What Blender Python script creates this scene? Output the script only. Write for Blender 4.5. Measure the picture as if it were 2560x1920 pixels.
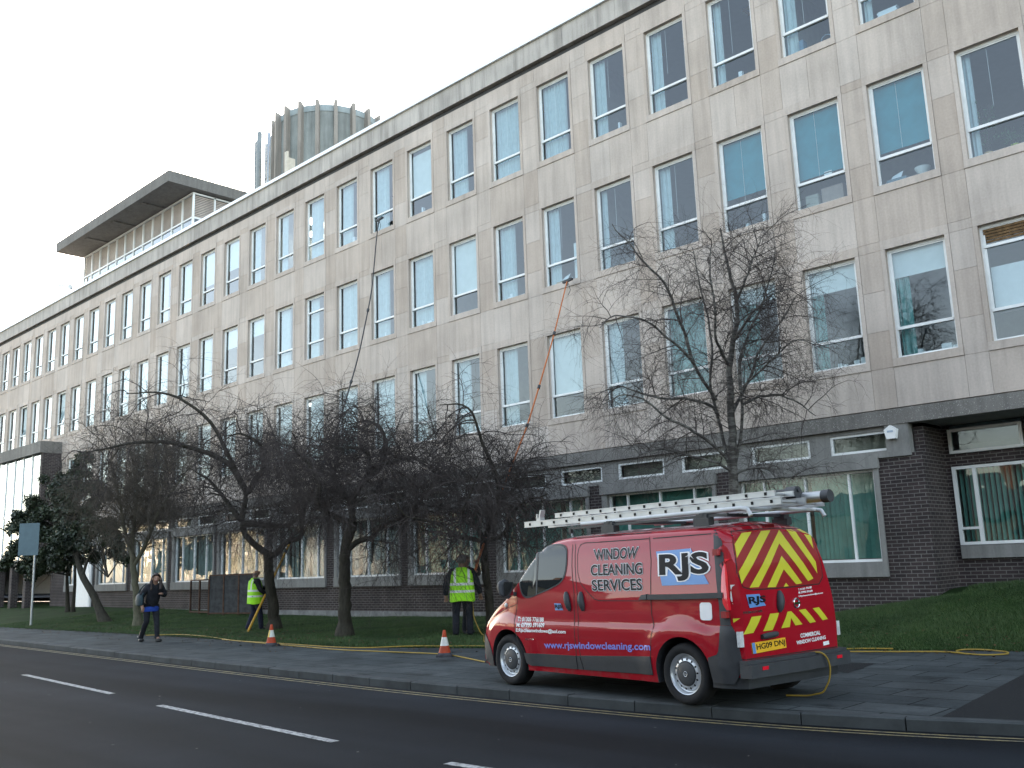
import bpy, bmesh, math, random
import numpy as np
from mathutils import Vector, Matrix
from mathutils.bvhtree import BVHTree
for _o in list(bpy.data.objects): bpy.data.objects.remove(_o)
SC = bpy.context.scene
COL = SC.collection
R = math.radians
random.seed(7)
RNG = np.random.default_rng(11)

# ------------------------------------------------------------------ camera
def set_camera():
    yaw, pitch, roll = -0.76307, 0.18954, -0.03578
    f = Vector((math.sin(yaw)*math.cos(pitch), math.cos(yaw)*math.cos(pitch), math.sin(pitch)))
    r = Vector((math.cos(yaw), -math.sin(yaw), 0)); u = r.cross(f)
    r2 = math.cos(roll)*r + math.sin(roll)*u; u2 = -math.sin(roll)*r + math.cos(roll)*u
    M = Matrix((r2, u2, -f)).transposed().to_4x4(); M.translation = (7.0225, -19.3625, 1.70)
    cd = bpy.data.cameras.new('camera'); cd.sensor_width = 36; cd.lens = 36*2372.44/2560
    cd.clip_start = 0.1; cd.clip_end = 3000
    co = bpy.data.objects.new('camera', cd); co.matrix_world = M; COL.objects.link(co); SC.camera = co
set_camera()

# ------------------------------------------------------------------ light
SUN_EL, SUN_AZ = R(11), R(-64)          # azimuth from +Y towards +X: low winter sun behind the building, to the left
W = bpy.data.worlds.new('World'); SC.world = W; W.use_nodes = True
nt = W.node_tree; bg = nt.nodes['Background']
sky = nt.nodes.new('ShaderNodeTexSky'); sky.sky_type = 'NISHITA'; sky.sun_disc = False
sky.sun_elevation = SUN_EL; sky.sun_rotation = SUN_AZ; sky.air_density = 1.0; sky.dust_density = 1.4; sky.ozone_density = 1.2
hs = nt.nodes.new('ShaderNodeHueSaturation'); hs.inputs['Saturation'].default_value = .62      # thin haze
nt.links.new(sky.outputs[0], hs.inputs['Color']); nt.links.new(hs.outputs[0], bg.inputs[0]); bg.inputs[1].default_value = 0.15
sl = bpy.data.lights.new('sun', 'SUN'); sl.energy = 2.6; sl.angle = R(0.5); sl.color = (1, .84, .62)
so = bpy.data.objects.new('sun', sl); COL.objects.link(so)
sd = Vector((math.sin(SUN_AZ)*math.cos(SUN_EL), math.cos(SUN_AZ)*math.cos(SUN_EL), math.sin(SUN_EL)))
so.rotation_euler = sd.to_track_quat('Z', 'Y').to_euler()
SC.view_settings.view_transform = 'Standard'; SC.view_settings.look = 'None'
SC.view_settings.exposure = 2.8; SC.view_settings.gamma = 1.0
SC.cycles.max_bounces = 8; SC.cycles.transparent_max_bounces = 24; SC.cycles.diffuse_bounces = 4

# ------------------------------------------------------------------ helpers
def tag(o, label=None, cat=None, group=None, kind=None):
    if label: o['label'] = label
    if cat: o['category'] = cat
    if group: o['group'] = group
    if kind: o['kind'] = kind
    return o
def empty(name, loc, label, cat, rz=0, group=None):
    o = bpy.data.objects.new(name, None); o.empty_display_size = .3; COL.objects.link(o)
    o.location = loc; o.rotation_euler = (0, 0, rz)
    return tag(o, label, cat, group)
def link(name, me, parent=None):
    o = bpy.data.objects.new(name, me); COL.objects.link(o)
    if parent is not None: o.parent = parent
    return o
def copy_tree(o, parent=None):
    c = o.copy(); COL.objects.link(c)
    if parent is not None: c.parent = parent
    for ch in list(o.children): copy_tree(ch, c)
    return c
class MB:
    def __init__(s): s.v = []; s.f = []; s.mi = []; s.t = []
    def add(s, vs, fs, mi=0, tint=1.0):
        n = len(s.v); s.v += [tuple(v) for v in vs]
        for f in fs: s.f.append(tuple(n+i for i in f)); s.mi.append(mi); s.t.append(tint)
        return s
    def box(s, x0, x1, y0, y1, z0, z1, mi=0, tint=1.0):
        vs = [(x0,y0,z0),(x1,y0,z0),(x1,y1,z0),(x0,y1,z0),(x0,y0,z1),(x1,y0,z1),(x1,y1,z1),(x0,y1,z1)]
        return s.add(vs, [(0,3,2,1),(4,5,6,7),(0,1,5,4),(1,2,6,5),(2,3,7,6),(3,0,4,7)], mi, tint)
    def obox(s, c, ax, ay, az, hx, hy, hz, mi=0):
        c, ax, ay, az = Vector(c), Vector(ax)*hx, Vector(ay)*hy, Vector(az)*hz
        vs = [c+ax*i+ay*j+az*k for k in (-1,1) for i,j in ((-1,-1),(1,-1),(1,1),(-1,1))]
        return s.add(vs, [(0,3,2,1),(4,5,6,7),(0,1,5,4),(1,2,6,5),(2,3,7,6),(3,0,4,7)], mi)
    def bar(s, a, b, w, h, mi=0):                       # straight bar of rectangular section
        a, b = Vector(a), Vector(b); d = (b-a); L = d.length; d.normalize()
        up = Vector((0,0,1)) if abs(d.z) < .95 else Vector((0,1,0))
        sx = d.cross(up).normalized(); uz = sx.cross(d)
        return s.obox((a+b)/2, d, sx, uz, L/2, w/2, h/2, mi)
    def tube(s, pts, rad, n=8, mi=0, cap=True):
        pts = [Vector(p) for p in pts]
        if not hasattr(rad, '__len__'): rad = [rad]*len(pts)
        base = len(s.v); prev = None
        for i, p in enumerate(pts):
            d = (pts[min(i+1, len(pts)-1)] - pts[max(i-1, 0)]).normalized()
            if prev is None:
                a = d.orthogonal().normalized()
            else:
                a = (prev - d*prev.dot(d)); a = a.normalized() if a.length > 1e-6 else d.orthogonal().normalized()
            prev = a; b = d.cross(a)
            for k in range(n):
                t = 2*math.pi*k/n; s.v.append(tuple(p + (a*math.cos(t)+b*math.sin(t))*rad[i]))
        for i in range(len(pts)-1):
            for k in range(n):
                q = base+i*n; s.f.append((q+k, q+(k+1)%n, q+n+(k+1)%n, q+n+k)); s.mi.append(mi); s.t.append(1.0)
        if cap:
            e = base+(len(pts)-1)*n
            s.f.append(tuple(base+k for k in reversed(range(n)))); s.f.append(tuple(e+k for k in range(n))); s.mi += [mi, mi]; s.t += [1.0, 1.0]
        return s
    def lathe(s, prof, c=(0,0,0), axis='Z', n=24, mi=0):
        base = len(s.v); c = Vector(c)
        for r, h in prof:
            for k in range(n):
                t = 2*math.pi*k/n; x, y = r*math.cos(t), r*math.sin(t)
                q = (x, y, h) if axis == 'Z' else ((x, -h, y) if axis == 'Y' else (h, x, y))
                s.v.append(tuple(c+Vector(q)))
        for i in range(len(prof)-1):
            for k in range(n):
                q = base+i*n; s.f.append((q+k, q+(k+1)%n, q+n+(k+1)%n, q+n+k)); s.mi.append(mi); s.t.append(1.0)
        return s
    def prism(s, poly, y0, y1, mi=0):                   # polygon in (x,z) given thickness along y
        n = len(poly)
        vs = [(x, y0, z) for x, z in poly] + [(x, y1, z) for x, z in poly]
        fs = [tuple(range(n)), tuple(reversed(range(n, 2*n)))] + [(i, i+n, (i+1) % n+n, (i+1) % n) for i in range(n)]
        return s.add(vs, fs, mi)
    def build(s, name, mats, parent=None, smooth=False, angle=None, tint=False, loc=None):
        me = bpy.data.meshes.new(name); me.from_pydata(s.v, [], s.f)
        for m in (mats if isinstance(mats, (list, tuple)) else [mats]): me.materials.append(m)
        if any(s.mi): me.polygons.foreach_set('material_index', s.mi)
        if tint:
            a = me.attributes.new('tint', 'FLOAT', 'FACE'); a.data.foreach_set('value', s.t)
        bm = bmesh.new(); bm.from_mesh(me); bmesh.ops.recalc_face_normals(bm, faces=bm.faces); bm.to_mesh(me); bm.free()
        if smooth:
            me.polygons.foreach_set('use_smooth', [True]*len(me.polygons))
            me.set_sharp_from_angle(angle=R(angle or 40))
        me.update()
        o = link(name, me, parent)
        if loc is not None: o.location = loc
        return o

# ------------------------------------------------------------------ materials
def newmat(name):
    m = bpy.data.materials.new(name); m.use_nodes = True
    t = m.node_tree; return m, t, t.nodes['Principled BSDF']
def nd(t, ty, **kw):
    n = t.nodes.new(ty)
    for k, v in kw.items():
        if k in n.inputs: n.inputs[k].default_value = v
        else: setattr(n, k, v)
    return n
def coords(t, scale=(1,1,1), out='Object'):
    tc = nd(t, 'ShaderNodeTexCoord'); mp = nd(t, 'ShaderNodeMapping'); mp.inputs['Scale'].default_value = scale
    t.links.new(tc.outputs[out], mp.inputs['Vector']); return mp.outputs[0]
def ramp(t, fac, stops):
    r = nd(t, 'ShaderNodeValToRGB'); t.links.new(fac, r.inputs[0]); e = r.color_ramp.elements
    while len(e) < len(stops): e.new(.5)
    for q, (p, c) in zip(e, stops): q.position = p; q.color = (c, c, c, 1) if not hasattr(c, '__len__') else (*c, 1)
    return r.outputs[0]
def mul(t, a, b):
    m = nd(t, 'ShaderNodeMix'); m.data_type = 'RGBA'; m.blend_type = 'MULTIPLY'; m.inputs[0].default_value = 1
    for s_, i in ((a, 6), (b, 7)):
        if isinstance(s_, (tuple, list)): m.inputs[i].default_value = (*s_, 1)
        else: t.links.new(s_, m.inputs[i])
    return m.outputs[2]
def mixc(t, fac, a, b):
    m = nd(t, 'ShaderNodeMix'); m.data_type = 'RGBA'
    if isinstance(fac, float): m.inputs[0].default_value = fac
    else: t.links.new(fac, m.inputs[0])
    for s_, i in ((a, 6), (b, 7)):
        if isinstance(s_, (tuple, list)): m.inputs[i].default_value = (*s_, 1)
        else: t.links.new(s_, m.inputs[i])
    return m.outputs[2]
def noise(t, vec, scale, detail=4, rough=.6):
    n = nd(t, 'ShaderNodeTexNoise'); n.inputs['Scale'].default_value = scale; n.inputs['Detail'].default_value = detail; n.inputs['Roughness'].default_value = rough
    t.links.new(vec, n.inputs['Vector']); return n.outputs[0]
def bump(t, b, h, strength=.3, dist=.01):
    n = nd(t, 'ShaderNodeBump'); n.inputs['Strength'].default_value = strength; n.inputs['Distance'].default_value = dist
    t.links.new(h, n.inputs['Height']); t.links.new(n.outputs[0], b.inputs['Normal'])
def plain(name, col, rough=.6, metal=0, spec=.5, var=.12, vs=6.0, coat=0, bmp=0):
    m, t, b = newmat(name)
    b.inputs['Roughness'].default_value = rough; b.inputs['Metallic'].default_value = metal; b.inputs['Specular IOR Level'].default_value = spec
    if coat: b.inputs['Coat Weight'].default_value = coat; b.inputs['Coat Roughness'].default_value = .03
    v = coords(t); n = noise(t, v, vs)
    t.links.new(mul(t, col, ramp(t, n, [(.3, 1-var), (.7, 1+var)])), b.inputs['Base Color'])
    if bmp: bump(t, b, noise(t, v, vs*8), bmp, .004)
    return m
def emit(name, col, st):
    m, t, b = newmat(name); b.inputs['Base Color'].default_value = (*col, 1)
    b.inputs['Emission Color'].default_value = (*col, 1); b.inputs['Emission Strength'].default_value = st; return m
def stone(name, col, streak=.2, tinted=True, speck=0.0, big=.13):
    m, t, b = newmat(name); v = coords(t); b.inputs['Roughness'].default_value = .85; b.inputs['Specular IOR Level'].default_value = .25
    c = mul(t, col, ramp(t, noise(t, v, .55, 3), [(.3, 1-big), (.7, 1+big)]))
    sv = coords(t, (5, 5, .35)); c = mul(t, c, ramp(t, noise(t, sv, 1.0, 5, .65), [(.32, 1-streak), (.58, 1.0)]))
    c = mul(t, c, ramp(t, noise(t, v, 22, 3), [(.3, .93), (.7, 1.06)]))
    if speck: c = mixc(t, ramp(t, noise(t, v, 55, 2), [(.62, 0), (.7, speck)]), c, (.75, .72, .66))
    if tinted:
        a = nd(t, 'ShaderNodeAttribute'); a.attribute_name = 'tint'
        c = mul(t, c, a.outputs['Fac'])
        mp = nd(t, 'ShaderNodeMapRange'); mp.inputs[1].default_value = .8; mp.inputs[2].default_value = 1.2; t.links.new(a.outputs['Fac'], mp.inputs[0])
        c = mul(t, c, ramp(t, mp.outputs[0], [(0, (1.05, .985, .92)), (1, (.97, 1.0, 1.03))]))
    t.links.new(c, b.inputs['Base Color']); bump(t, b, noise(t, v, 60, 4), .25, .004); return m
def brick(name, c1, c2, mortar, w=.225, h=.075, ms=.008, plane='XZ', var=.35, bmp=.5, off=.5, warp=0):
    m, t, b = newmat(name); b.inputs['Roughness'].default_value = .85; b.inputs['Specular IOR Level'].default_value = .25
    tc = nd(t, 'ShaderNodeTexCoord'); sp = nd(t, 'ShaderNodeSeparateXYZ'); t.links.new(tc.outputs['Object'], sp.inputs[0])
    cb = nd(t, 'ShaderNodeCombineXYZ')
    if plane == 'XZ':
        ad = nd(t, 'ShaderNodeMath', operation='ADD'); t.links.new(sp.outputs[0], ad.inputs[0]); t.links.new(sp.outputs[1], ad.inputs[1])
        t.links.new(ad.outputs[0], cb.inputs[0]); t.links.new(sp.outputs[2], cb.inputs[1])
    else:
        t.links.new(sp.outputs[0], cb.inputs[0]); t.links.new(sp.outputs[1], cb.inputs[1])
    bt = nd(t, 'ShaderNodeTexBrick'); bt.offset = off
    for k, q in (('Color1', (*c1, 1)), ('Color2', (*c2, 1)), ('Mortar', (*mortar, 1)), ('Scale', 1.0), ('Mortar Size', ms), ('Mortar Smooth', .1), ('Bias', 0.0), ('Brick Width', w), ('Row Height', h)): bt.inputs[k].default_value = q
    t.links.new(cb.outputs[0], bt.inputs['Vector'])
    v = tc.outputs['Object']
    c = mul(t, bt.outputs[0], ramp(t, noise(t, v, 1.3, 4), [(.3, 1-var), (.7, 1+var*.6)]))
    c = mul(t, c, ramp(t, noise(t, v, 30, 3), [(.3, .85), (.7, 1.12)]))
    t.links.new(c, b.inputs['Base Color']); bump(t, b, bt.outputs[1], -bmp, .006); return m, t, b
def glass(name, tint=(.72, .82, .84), ior=1.75, wave=.05, wscale=1.1):
    m = bpy.data.materials.new(name); m.use_nodes = True; t = m.node_tree; t.nodes.clear()
    out = nd(t, 'ShaderNodeOutputMaterial'); mx = nd(t, 'ShaderNodeMixShader'); tr = nd(t, 'ShaderNodeBsdfTransparent'); gl = nd(t, 'ShaderNodeBsdfGlossy')
    tr.inputs[0].default_value = (*tint, 1); gl.inputs['Roughness'].default_value = .0; gl.inputs[0].default_value = (.95, .98, 1, 1)
    ge = nd(t, 'ShaderNodeNewGeometry'); dt = nd(t, 'ShaderNodeVectorMath', operation='DOT_PRODUCT'); t.links.new(ge.outputs['Normal'], dt.inputs[0]); t.links.new(ge.outputs['Incoming'], dt.inputs[1])
    ab = nd(t, 'ShaderNodeMath', operation='ABSOLUTE'); t.links.new(dt.outputs['Value'], ab.inputs[0]); om = nd(t, 'ShaderNodeMath', operation='SUBTRACT'); om.inputs[0].default_value = 1; t.links.new(ab.outputs[0], om.inputs[1])
    pw = nd(t, 'ShaderNodeMath', operation='POWER'); t.links.new(om.outputs[0], pw.inputs[0]); pw.inputs[1].default_value = 3.4
    f0 = ((ior-1)/(ior+1))**2; fr = nd(t, 'ShaderNodeMath', operation='MULTIPLY_ADD'); t.links.new(pw.outputs[0], fr.inputs[0]); fr.inputs[1].default_value = 1-f0; fr.inputs[2].default_value = f0
    bp = nd(t, 'ShaderNodeBump'); bp.inputs['Strength'].default_value = wave; bp.inputs['Distance'].default_value = .1
    t.links.new(noise(t, coords(t), wscale, 1), bp.inputs['Height']); t.links.new(bp.outputs[0], gl.inputs['Normal'])
    t.links.new(fr.outputs[0], mx.inputs[0]); t.links.new(tr.outputs[0], mx.inputs[1]); t.links.new(gl.outputs[0], mx.inputs[2]); t.links.new(mx.outputs[0], out.inputs[0])
    return m
M = {}
M['stone'] = stone('facade_stone', (.47, .41, .36), .19)
M['stone_grey'] = stone('parapet_stone', (.43, .395, .355), .36, False, 0, .2)
M['aggregate'] = stone('aggregate_beam', (.17, .16, .145), .25, False, .5)
M['surround'] = stone('bay_stone', (.225, .22, .205), .25, False)
M['coping'] = plain('coping_metal', (.8, .82, .82), .35, 0, .5, .05)
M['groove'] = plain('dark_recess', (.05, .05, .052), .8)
M['brick'], _t, _b = brick('dark_brick', (.033, .025, .025), (.052, .038, .036), (.13, .12, .112), ms=.009)
M['plaster'] = plain('interior_plaster', (.42, .43, .43), .9, 0, .2, .06)
M['ceiling'] = plain('interior_ceiling', (.62, .63, .62), .9, 0, .2, .03)
M['carpet'] = plain('carpet', (.09, .1, .12), .95, 0, .1)
M['frame'] = plain('window_frame_white', (.72, .73, .71), .4, 0, .5, .1, 2)
M['glass'] = glass('window_glass', (.66, .76, .79), 1.85)
M['glass_low'] = glass('ground_window_glass', (.75, .85, .83), 1.7, .11, .9)
M['blind_teal'] = plain('teal_blind', (.05, .26, .31), .8, 0, .2, .12, 3)
M['blind_white'] = plain('white_blind', (.72, .73, .70), .8, 0, .2, .05, 3)
M['curtain'] = plain('curtain', (.55, .62, .62), .9, 0, .2, .08)
M['curtain_teal'] = plain('teal_curtain', (.16, .36, .33), .9, 0, .2, .15)
M['vblind'] = plain('vertical_blind', (.13, .29, .25), .85, 0, .2, .2, 1.5)
M['vblind_pale'] = plain('vertical_blind_pale', (.32, .34, .33), .85, 0, .2, .15, 1.5)
M['lamp'] = emit('tube_lamp', (1, .97, .86), 1.6)
M['dark'] = plain('dark_metal', (.03, .032, .034), .5, 0, .4)
M['wood'] = plain('weathered_wood', (.14, .085, .04), .8, 0, .2, .5, 9)
M['steel'] = plain('galvanised_steel', (.35, .37, .38), .45, .8)
M['white'] = plain('white_paint', (.78, .78, .76), .5, 0, .5, .04)
M['paper'] = plain('paper', (.8, .81, .82), .8, 0, .2, .03)
# ------------------------------------------------------------------ ground
KH = .12
EDGE = [(-120,-5.6),(-60,-6.1),(-32.5,-6.4),(-21.2,-6.4),(-12,-6.75),(-9.7,-6.7),(-7.3,-5.9),(-.56,-3.67),(2.06,-2.86),(6,-2.2),(20,-1.6)]
ZB = [(-120,.6),(-40,.5),(-30,.42),(-24,.28),(-20,.25),(-15,.29),(-12,.34),(-6,.42),(-2.3,.5),(0,.86),(2,.95),(20,1.05)]
KERB = [(-120,-4.4),(-60,-7.3),(-40,-8.35),(-23.9,-9.2),(-9.5,-9.98),(-4.16,-10.19),(-.63,-10.19),(1.11,-10.12),(2.65,-9.93),(4.0,-9.55),(6,-8.9),(9,-7.9),(14,-6.3),(22,-4.6)]
ip = lambda x, T: float(np.interp(x, [a for a, _ in T], [b for _, b in T]))
def dens(T, step):
    out = []
    for (x0, y0), (x1, y1) in zip(T, T[1:]):
        n = max(1, int((x1-x0)/step))
        out += [(x0+(x1-x0)*i/n, y0+(y1-y0)*i/n) for i in range(n)]
    return out+[T[-1]]
def smooth_line(T, step=.5):
    xs = np.arange(T[0][0], T[-1][0], step); ys = np.interp(xs, [a for a, _ in T], [b for _, b in T])
    k = np.ones(5)/5; yp = np.pad(ys, 2, mode='edge'); return list(zip(xs.tolist(), np.convolve(yp, k, 'valid').tolist()))
KL = smooth_line(KERB); EL = smooth_line(EDGE)
def grass_z(X, Y):
    e, b = ip(X, EDGE), ip(X, ZB); s = (Y-e)/(0-e)
    return KH if s < 0 else .13+(b-.13)*min(s, 1.25)
def strip(name, la, lb, z, mat, kind='structure', za=None):
    mb = MB(); n = len(la)
    vs = [(x, y, z) for x, y in la]+[(x, y, z) for x, y in lb]
    mb.add(vs, [(i, i+1, n+i+1, n+i) for i in range(n-1)]); o = mb.build(name, mat); return tag(o, kind=kind)

m, t, b = newmat('asphalt'); v = coords(t); b.inputs['Roughness'].default_value = .9; b.inputs['Specular IOR Level'].default_value = .1
c = mul(t, (.0068, .0085, .0108), ramp(t, noise(t, v, 90, 3), [(.3, .65), (.72, 1.5)]))
sv = coords(t, (.05, .62, 1)); c = mul(t, c, ramp(t, noise(t, sv, 1.0, 3, .5), [(.36, .62), (.66, 1.9)]))
c = mul(t, c, ramp(t, noise(t, v, .6, 4), [(.3, .8), (.7, 1.2)]))
c = mixc(t, ramp(t, noise(t, v, 7.0, 2), [(.745, 0), (.76, .5)]), c, (.22, .22, .21))
t.links.new(c, b.inputs['Base Color']); bump(t, b, noise(t, v, 120, 3), .5, .006); M['asphalt'] = m
m, t, b = brick('flagstones', (.050, .058, .060), (.066, .074, .075), (.014, .017, .017), .9, .6, .012, 'XY', .3, .6)
# stains on the slabs
_c = b.inputs['Base Color'].links[0].from_socket; b.inputs['Specular IOR Level'].default_value = .12; v = coords(t, (1, 1.6, 1))
_c = mul(t, _c, ramp(t, noise(t, v, 1.1, 5, .7), [(.30, .38), (.46, 1.0)])); _c = mul(t, _c, ramp(t, noise(t, v, .25, 2), [(.3, .8), (.7, 1.15)]))
t.links.new(_c, b.inputs['Base Color']); M['flags'] = m
M['kerbstone'] = plain('kerb_stone', (.044, .049, .050), .85, 0, .25, .3, 2.5, 0, .4)
M['soil'] = plain('lawn_soil', (.016, .034, .008), .95, 0, .1, .35, 1.5, 0, .5)
M['tarpatch'] = plain('asphalt_patch', (.010, .011, .012), .85, 0, .25, .25, 30, 0, .5)

mb = MB(); mb.add([(-1500,-1500,-.03),(1500,-1500,-.03),(1500,1500,-.03),(-1500,1500,-.03)], [(0,1,2,3)])
tag(mb.build('ground', plain('ground_earth', (.08, .08, .075), .95)), kind='structure')
strip('road', [(x, -16.8) for x, _ in KL], [(x, y) for x, y in KL], 0.0, M['asphalt'])
strip('pavement', [(x, y+.13) for x, y in KL], [(x, ip(x, EL)+.25) for x, _ in KL], KH, M['flags'])
mb = MB(); mb.box(-120, 22, -24, -16.8, -.02, .12); tag(mb.build('far_pavement', M['flags']), kind='structure')
# kerb stones with open joints
mb = MB(); kl = dens(KL, .45)
i = 0
while i < len(kl)-2:
    (x0, y0), (x1, y1) = kl[i], kl[i+2]
    d = Vector((x1-x0, y1-y0, 0)); L = d.length; d.normalize(); nrm = Vector((-d.y, d.x, 0))
    if -70 < x0 < 21:
        jz = random.uniform(-.006, .006); g = .007
        a = Vector((x0, y0, 0))+d*g; e = Vector((x1, y1, 0))-d*g; bv = .018
        prof = [(0, -.02), (0, KH-bv), (bv, KH), (.15, KH), (.15, -.02)]
        vs = [p+nrm*o+Vector((0, 0, z+(jz if z > 0 else 0))) for p in (a, e) for o, z in prof]
        mb.add(vs, [(k, k+1, k+6, k+5) for k in range(4)]+[(4, 3, 2, 1, 0), (5, 6, 7, 8, 9)])
    i += 2
tag(mb.build('kerb', M['kerbstone']), kind='structure')
# lawn: banked soil sheet + blades
xs = np.concatenate([np.arange(-120, -45, 3), np.arange(-45, 14, .6), np.arange(14, 21, 2)]); mb = MB(); rows = 9
for x in xs:
    e = ip(x, EL)
    for j in range(rows):
        s = j/(rows-1); Y = e+(1.35-e)*s; z = .135+(ip(x, ZB)-.13)*min((Y-e)/(-e), 1.15)+(0 if j == 0 else .02*math.sin(x*1.7+j)*math.sin(j*2.1+x*.6))
        mb.v.append((float(x), Y, z))
for a in range(len(xs)-1):
    for j in range(rows-1):
        q = a*rows+j; mb.f.append((q, q+rows, q+rows+1, q+1)); mb.mi.append(0); mb.t.append(1)
# small turned-down edge
o = mb.build('lawn', M['soil'], smooth=True); tag(o, kind='structure')
def grass_blades(n):
    X = np.where(RNG.random(n) < .5, RNG.uniform(-34, 6, n), RNG.uniform(-14, 6, n))
    e = np.interp(X, [a for a, _ in EL], [b for _, b in EL]); bz = np.interp(X, [a for a, _ in ZB], [b for _, b in ZB])
    s = RNG.random(n)**1.1; Y = e+.0+(-.02-e)*s; Y = np.where(X > .2, e+(1.15-e)*s, Y)
    Y += np.where(s < .03, RNG.normal(0, .05, n), 0)
    Z = .13+(bz-.13)*np.clip((Y-e)/(-e), 0, 1.15)-.01
    h = RNG.uniform(.03, .075, n)*(1+.5*np.sin(X*1.3)*np.sin(Y*2.1)); a = RNG.uniform(0, 6.28, n); w = RNG.uniform(.004, .009, n); ln = RNG.normal(0, .025, (n, 2))
    P = np.empty((n, 3, 3)); P[:, 0] = np.stack([X-np.cos(a)*w, Y-np.sin(a)*w, Z], 1); P[:, 1] = np.stack([X+np.cos(a)*w, Y+np.sin(a)*w, Z], 1)
    P[:, 2] = np.stack([X+ln[:, 0], Y+ln[:, 1], Z+h], 1)
    return P.reshape(-1, 3)
def tri_mesh(name, V, mat, parent=None, fv=3):
    n = len(V)//fv; me = bpy.data.meshes.new(name); me.vertices.add(len(V)); me.vertices.foreach_set('co', V.astype(np.float32).ravel())
    me.loops.add(n*fv); me.loops.foreach_set('vertex_index', np.arange(n*fv, dtype=np.int32)); me.polygons.add(n)
    me.polygons.foreach_set('loop_start', np.arange(0, n*fv, fv, dtype=np.int32)); me.polygons.foreach_set('loop_total', np.full(n, fv, dtype=np.int32))
    me.materials.append(mat); me.update(); me.validate(); return link(name, me, parent)
m, t, b = newmat('grass'); v = coords(t); b.inputs['Roughness'].default_value = .7
c = mixc(t, ramp(t, noise(t, v, 1.1, 4), [(.35, 0), (.65, 1)]), (.022, .052, .009), (.045, .085, .018)); c = mixc(t, ramp(t, noise(t, v, 45, 1), [(.55, 0), (.75, .7)]), c, (.075, .08, .024))
t.links.new(c, b.inputs['Base Color']); M['grass'] = m
tag(tri_mesh('grass', grass_blades(260000), M['grass']), 'short winter grass on the bank below the building', 'grass', kind='stuff')
# fallen leaves and flecks
n = 1500; X = RNG.uniform(-30, 6, n); e = np.interp(X, [a for a, _ in EL], [b for _, b in EL]); Y = e+RNG.normal(0, .7, n)+RNG.random(n)*1.2*(RNG.random(n) < .5)
Zl = np.array([grass_z(float(a), float(b))+.02+(.05 if b > c else 0) for a, b, c in zip(X, Y, e)]); a = RNG.uniform(0, 6.28, n); s_ = RNG.uniform(.015, .04, n); tl = RNG.uniform(-.012, .012, (n, 4))
Pq = np.stack([np.stack([X+np.cos(a+q*1.5708)*s_*(1 if q % 2 else .6), Y+np.sin(a+q*1.5708)*s_*(1 if q % 2 else .6), Zl+tl[:, q]], 1) for q in range(4)], 1)
tag(tri_mesh('fallen_leaves', Pq.reshape(-1, 3), plain('dead_leaf', (.075, .045, .022), .8, 0, .2, .6, 3), None, 4), 'scattered dead leaves along the grass edge', 'leaves', kind='stuff')
# markings
m, t, b = newmat('white_line_paint'); v = coords(t); b.inputs['Roughness'].default_value = .7
t.links.new(mixc(t, ramp(t, noise(t, v, 14, 5, .75), [(.40, 0), (.56, 1)]), (.06, .063, .066), (.36, .36, .35)), b.inputs['Base Color']); M['line_white'] = m
m, t, b = newmat('yellow_line_paint'); v = coords(t); b.inputs['Roughness'].default_value = .7
t.links.new(mixc(t, ramp(t, noise(t, v, 9, 5, .8), [(.36, 0), (.6, 1)]), (.05, .05, .05), (.24, .19, .08)), b.inputs['Base Color']); M['line_yellow'] = m
for (x0, y0), (x1, y1) in [((-12.73,-12.4),(-7.93,-12.8)), ((-5.92,-13.02),(-1.43,-13.33)), ((.36,-13.40),(4.6,-13.2)), ((-19.8,-11.9),(-15.2,-12.2)), ((-27,-11.35),(-22.4,-11.7))]:
    mb = MB(); d = Vector((x1-x0, y1-y0, 0)).normalized(); q = Vector((-d.y, d.x, 0))*.055; a, e = Vector((x0, y0, .004)), Vector((x1, y1, .004))
    mb.add([a-q, e-q, e+q, a+q], [(0,1,2,3)]); tag(mb.build('lane_marking', M['line_white']), kind='structure')
for off in (-.16, -.30):
    strip('yellow_line', [(x, y+off-.025) for x, y in KL], [(x, y+off+.025) for x, y in KL], .004, M['line_yellow'])
for pts in ([(.18,-6.21),(.96,-6.66),(.81,-5.4),(.35,-5.43)], [(3.27,-9.58),(2.9,-5.6),(7,-4.4),(10.5,-7.35),(6.5,-8.6),(4.2,-9.36)]):
    mb = MB(); mb.add([(x, y, KH+.004) for x, y in pts], [tuple(range(len(pts)))]); tag(mb.build('asphalt_patch', M['tarpatch']), kind='structure')

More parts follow.
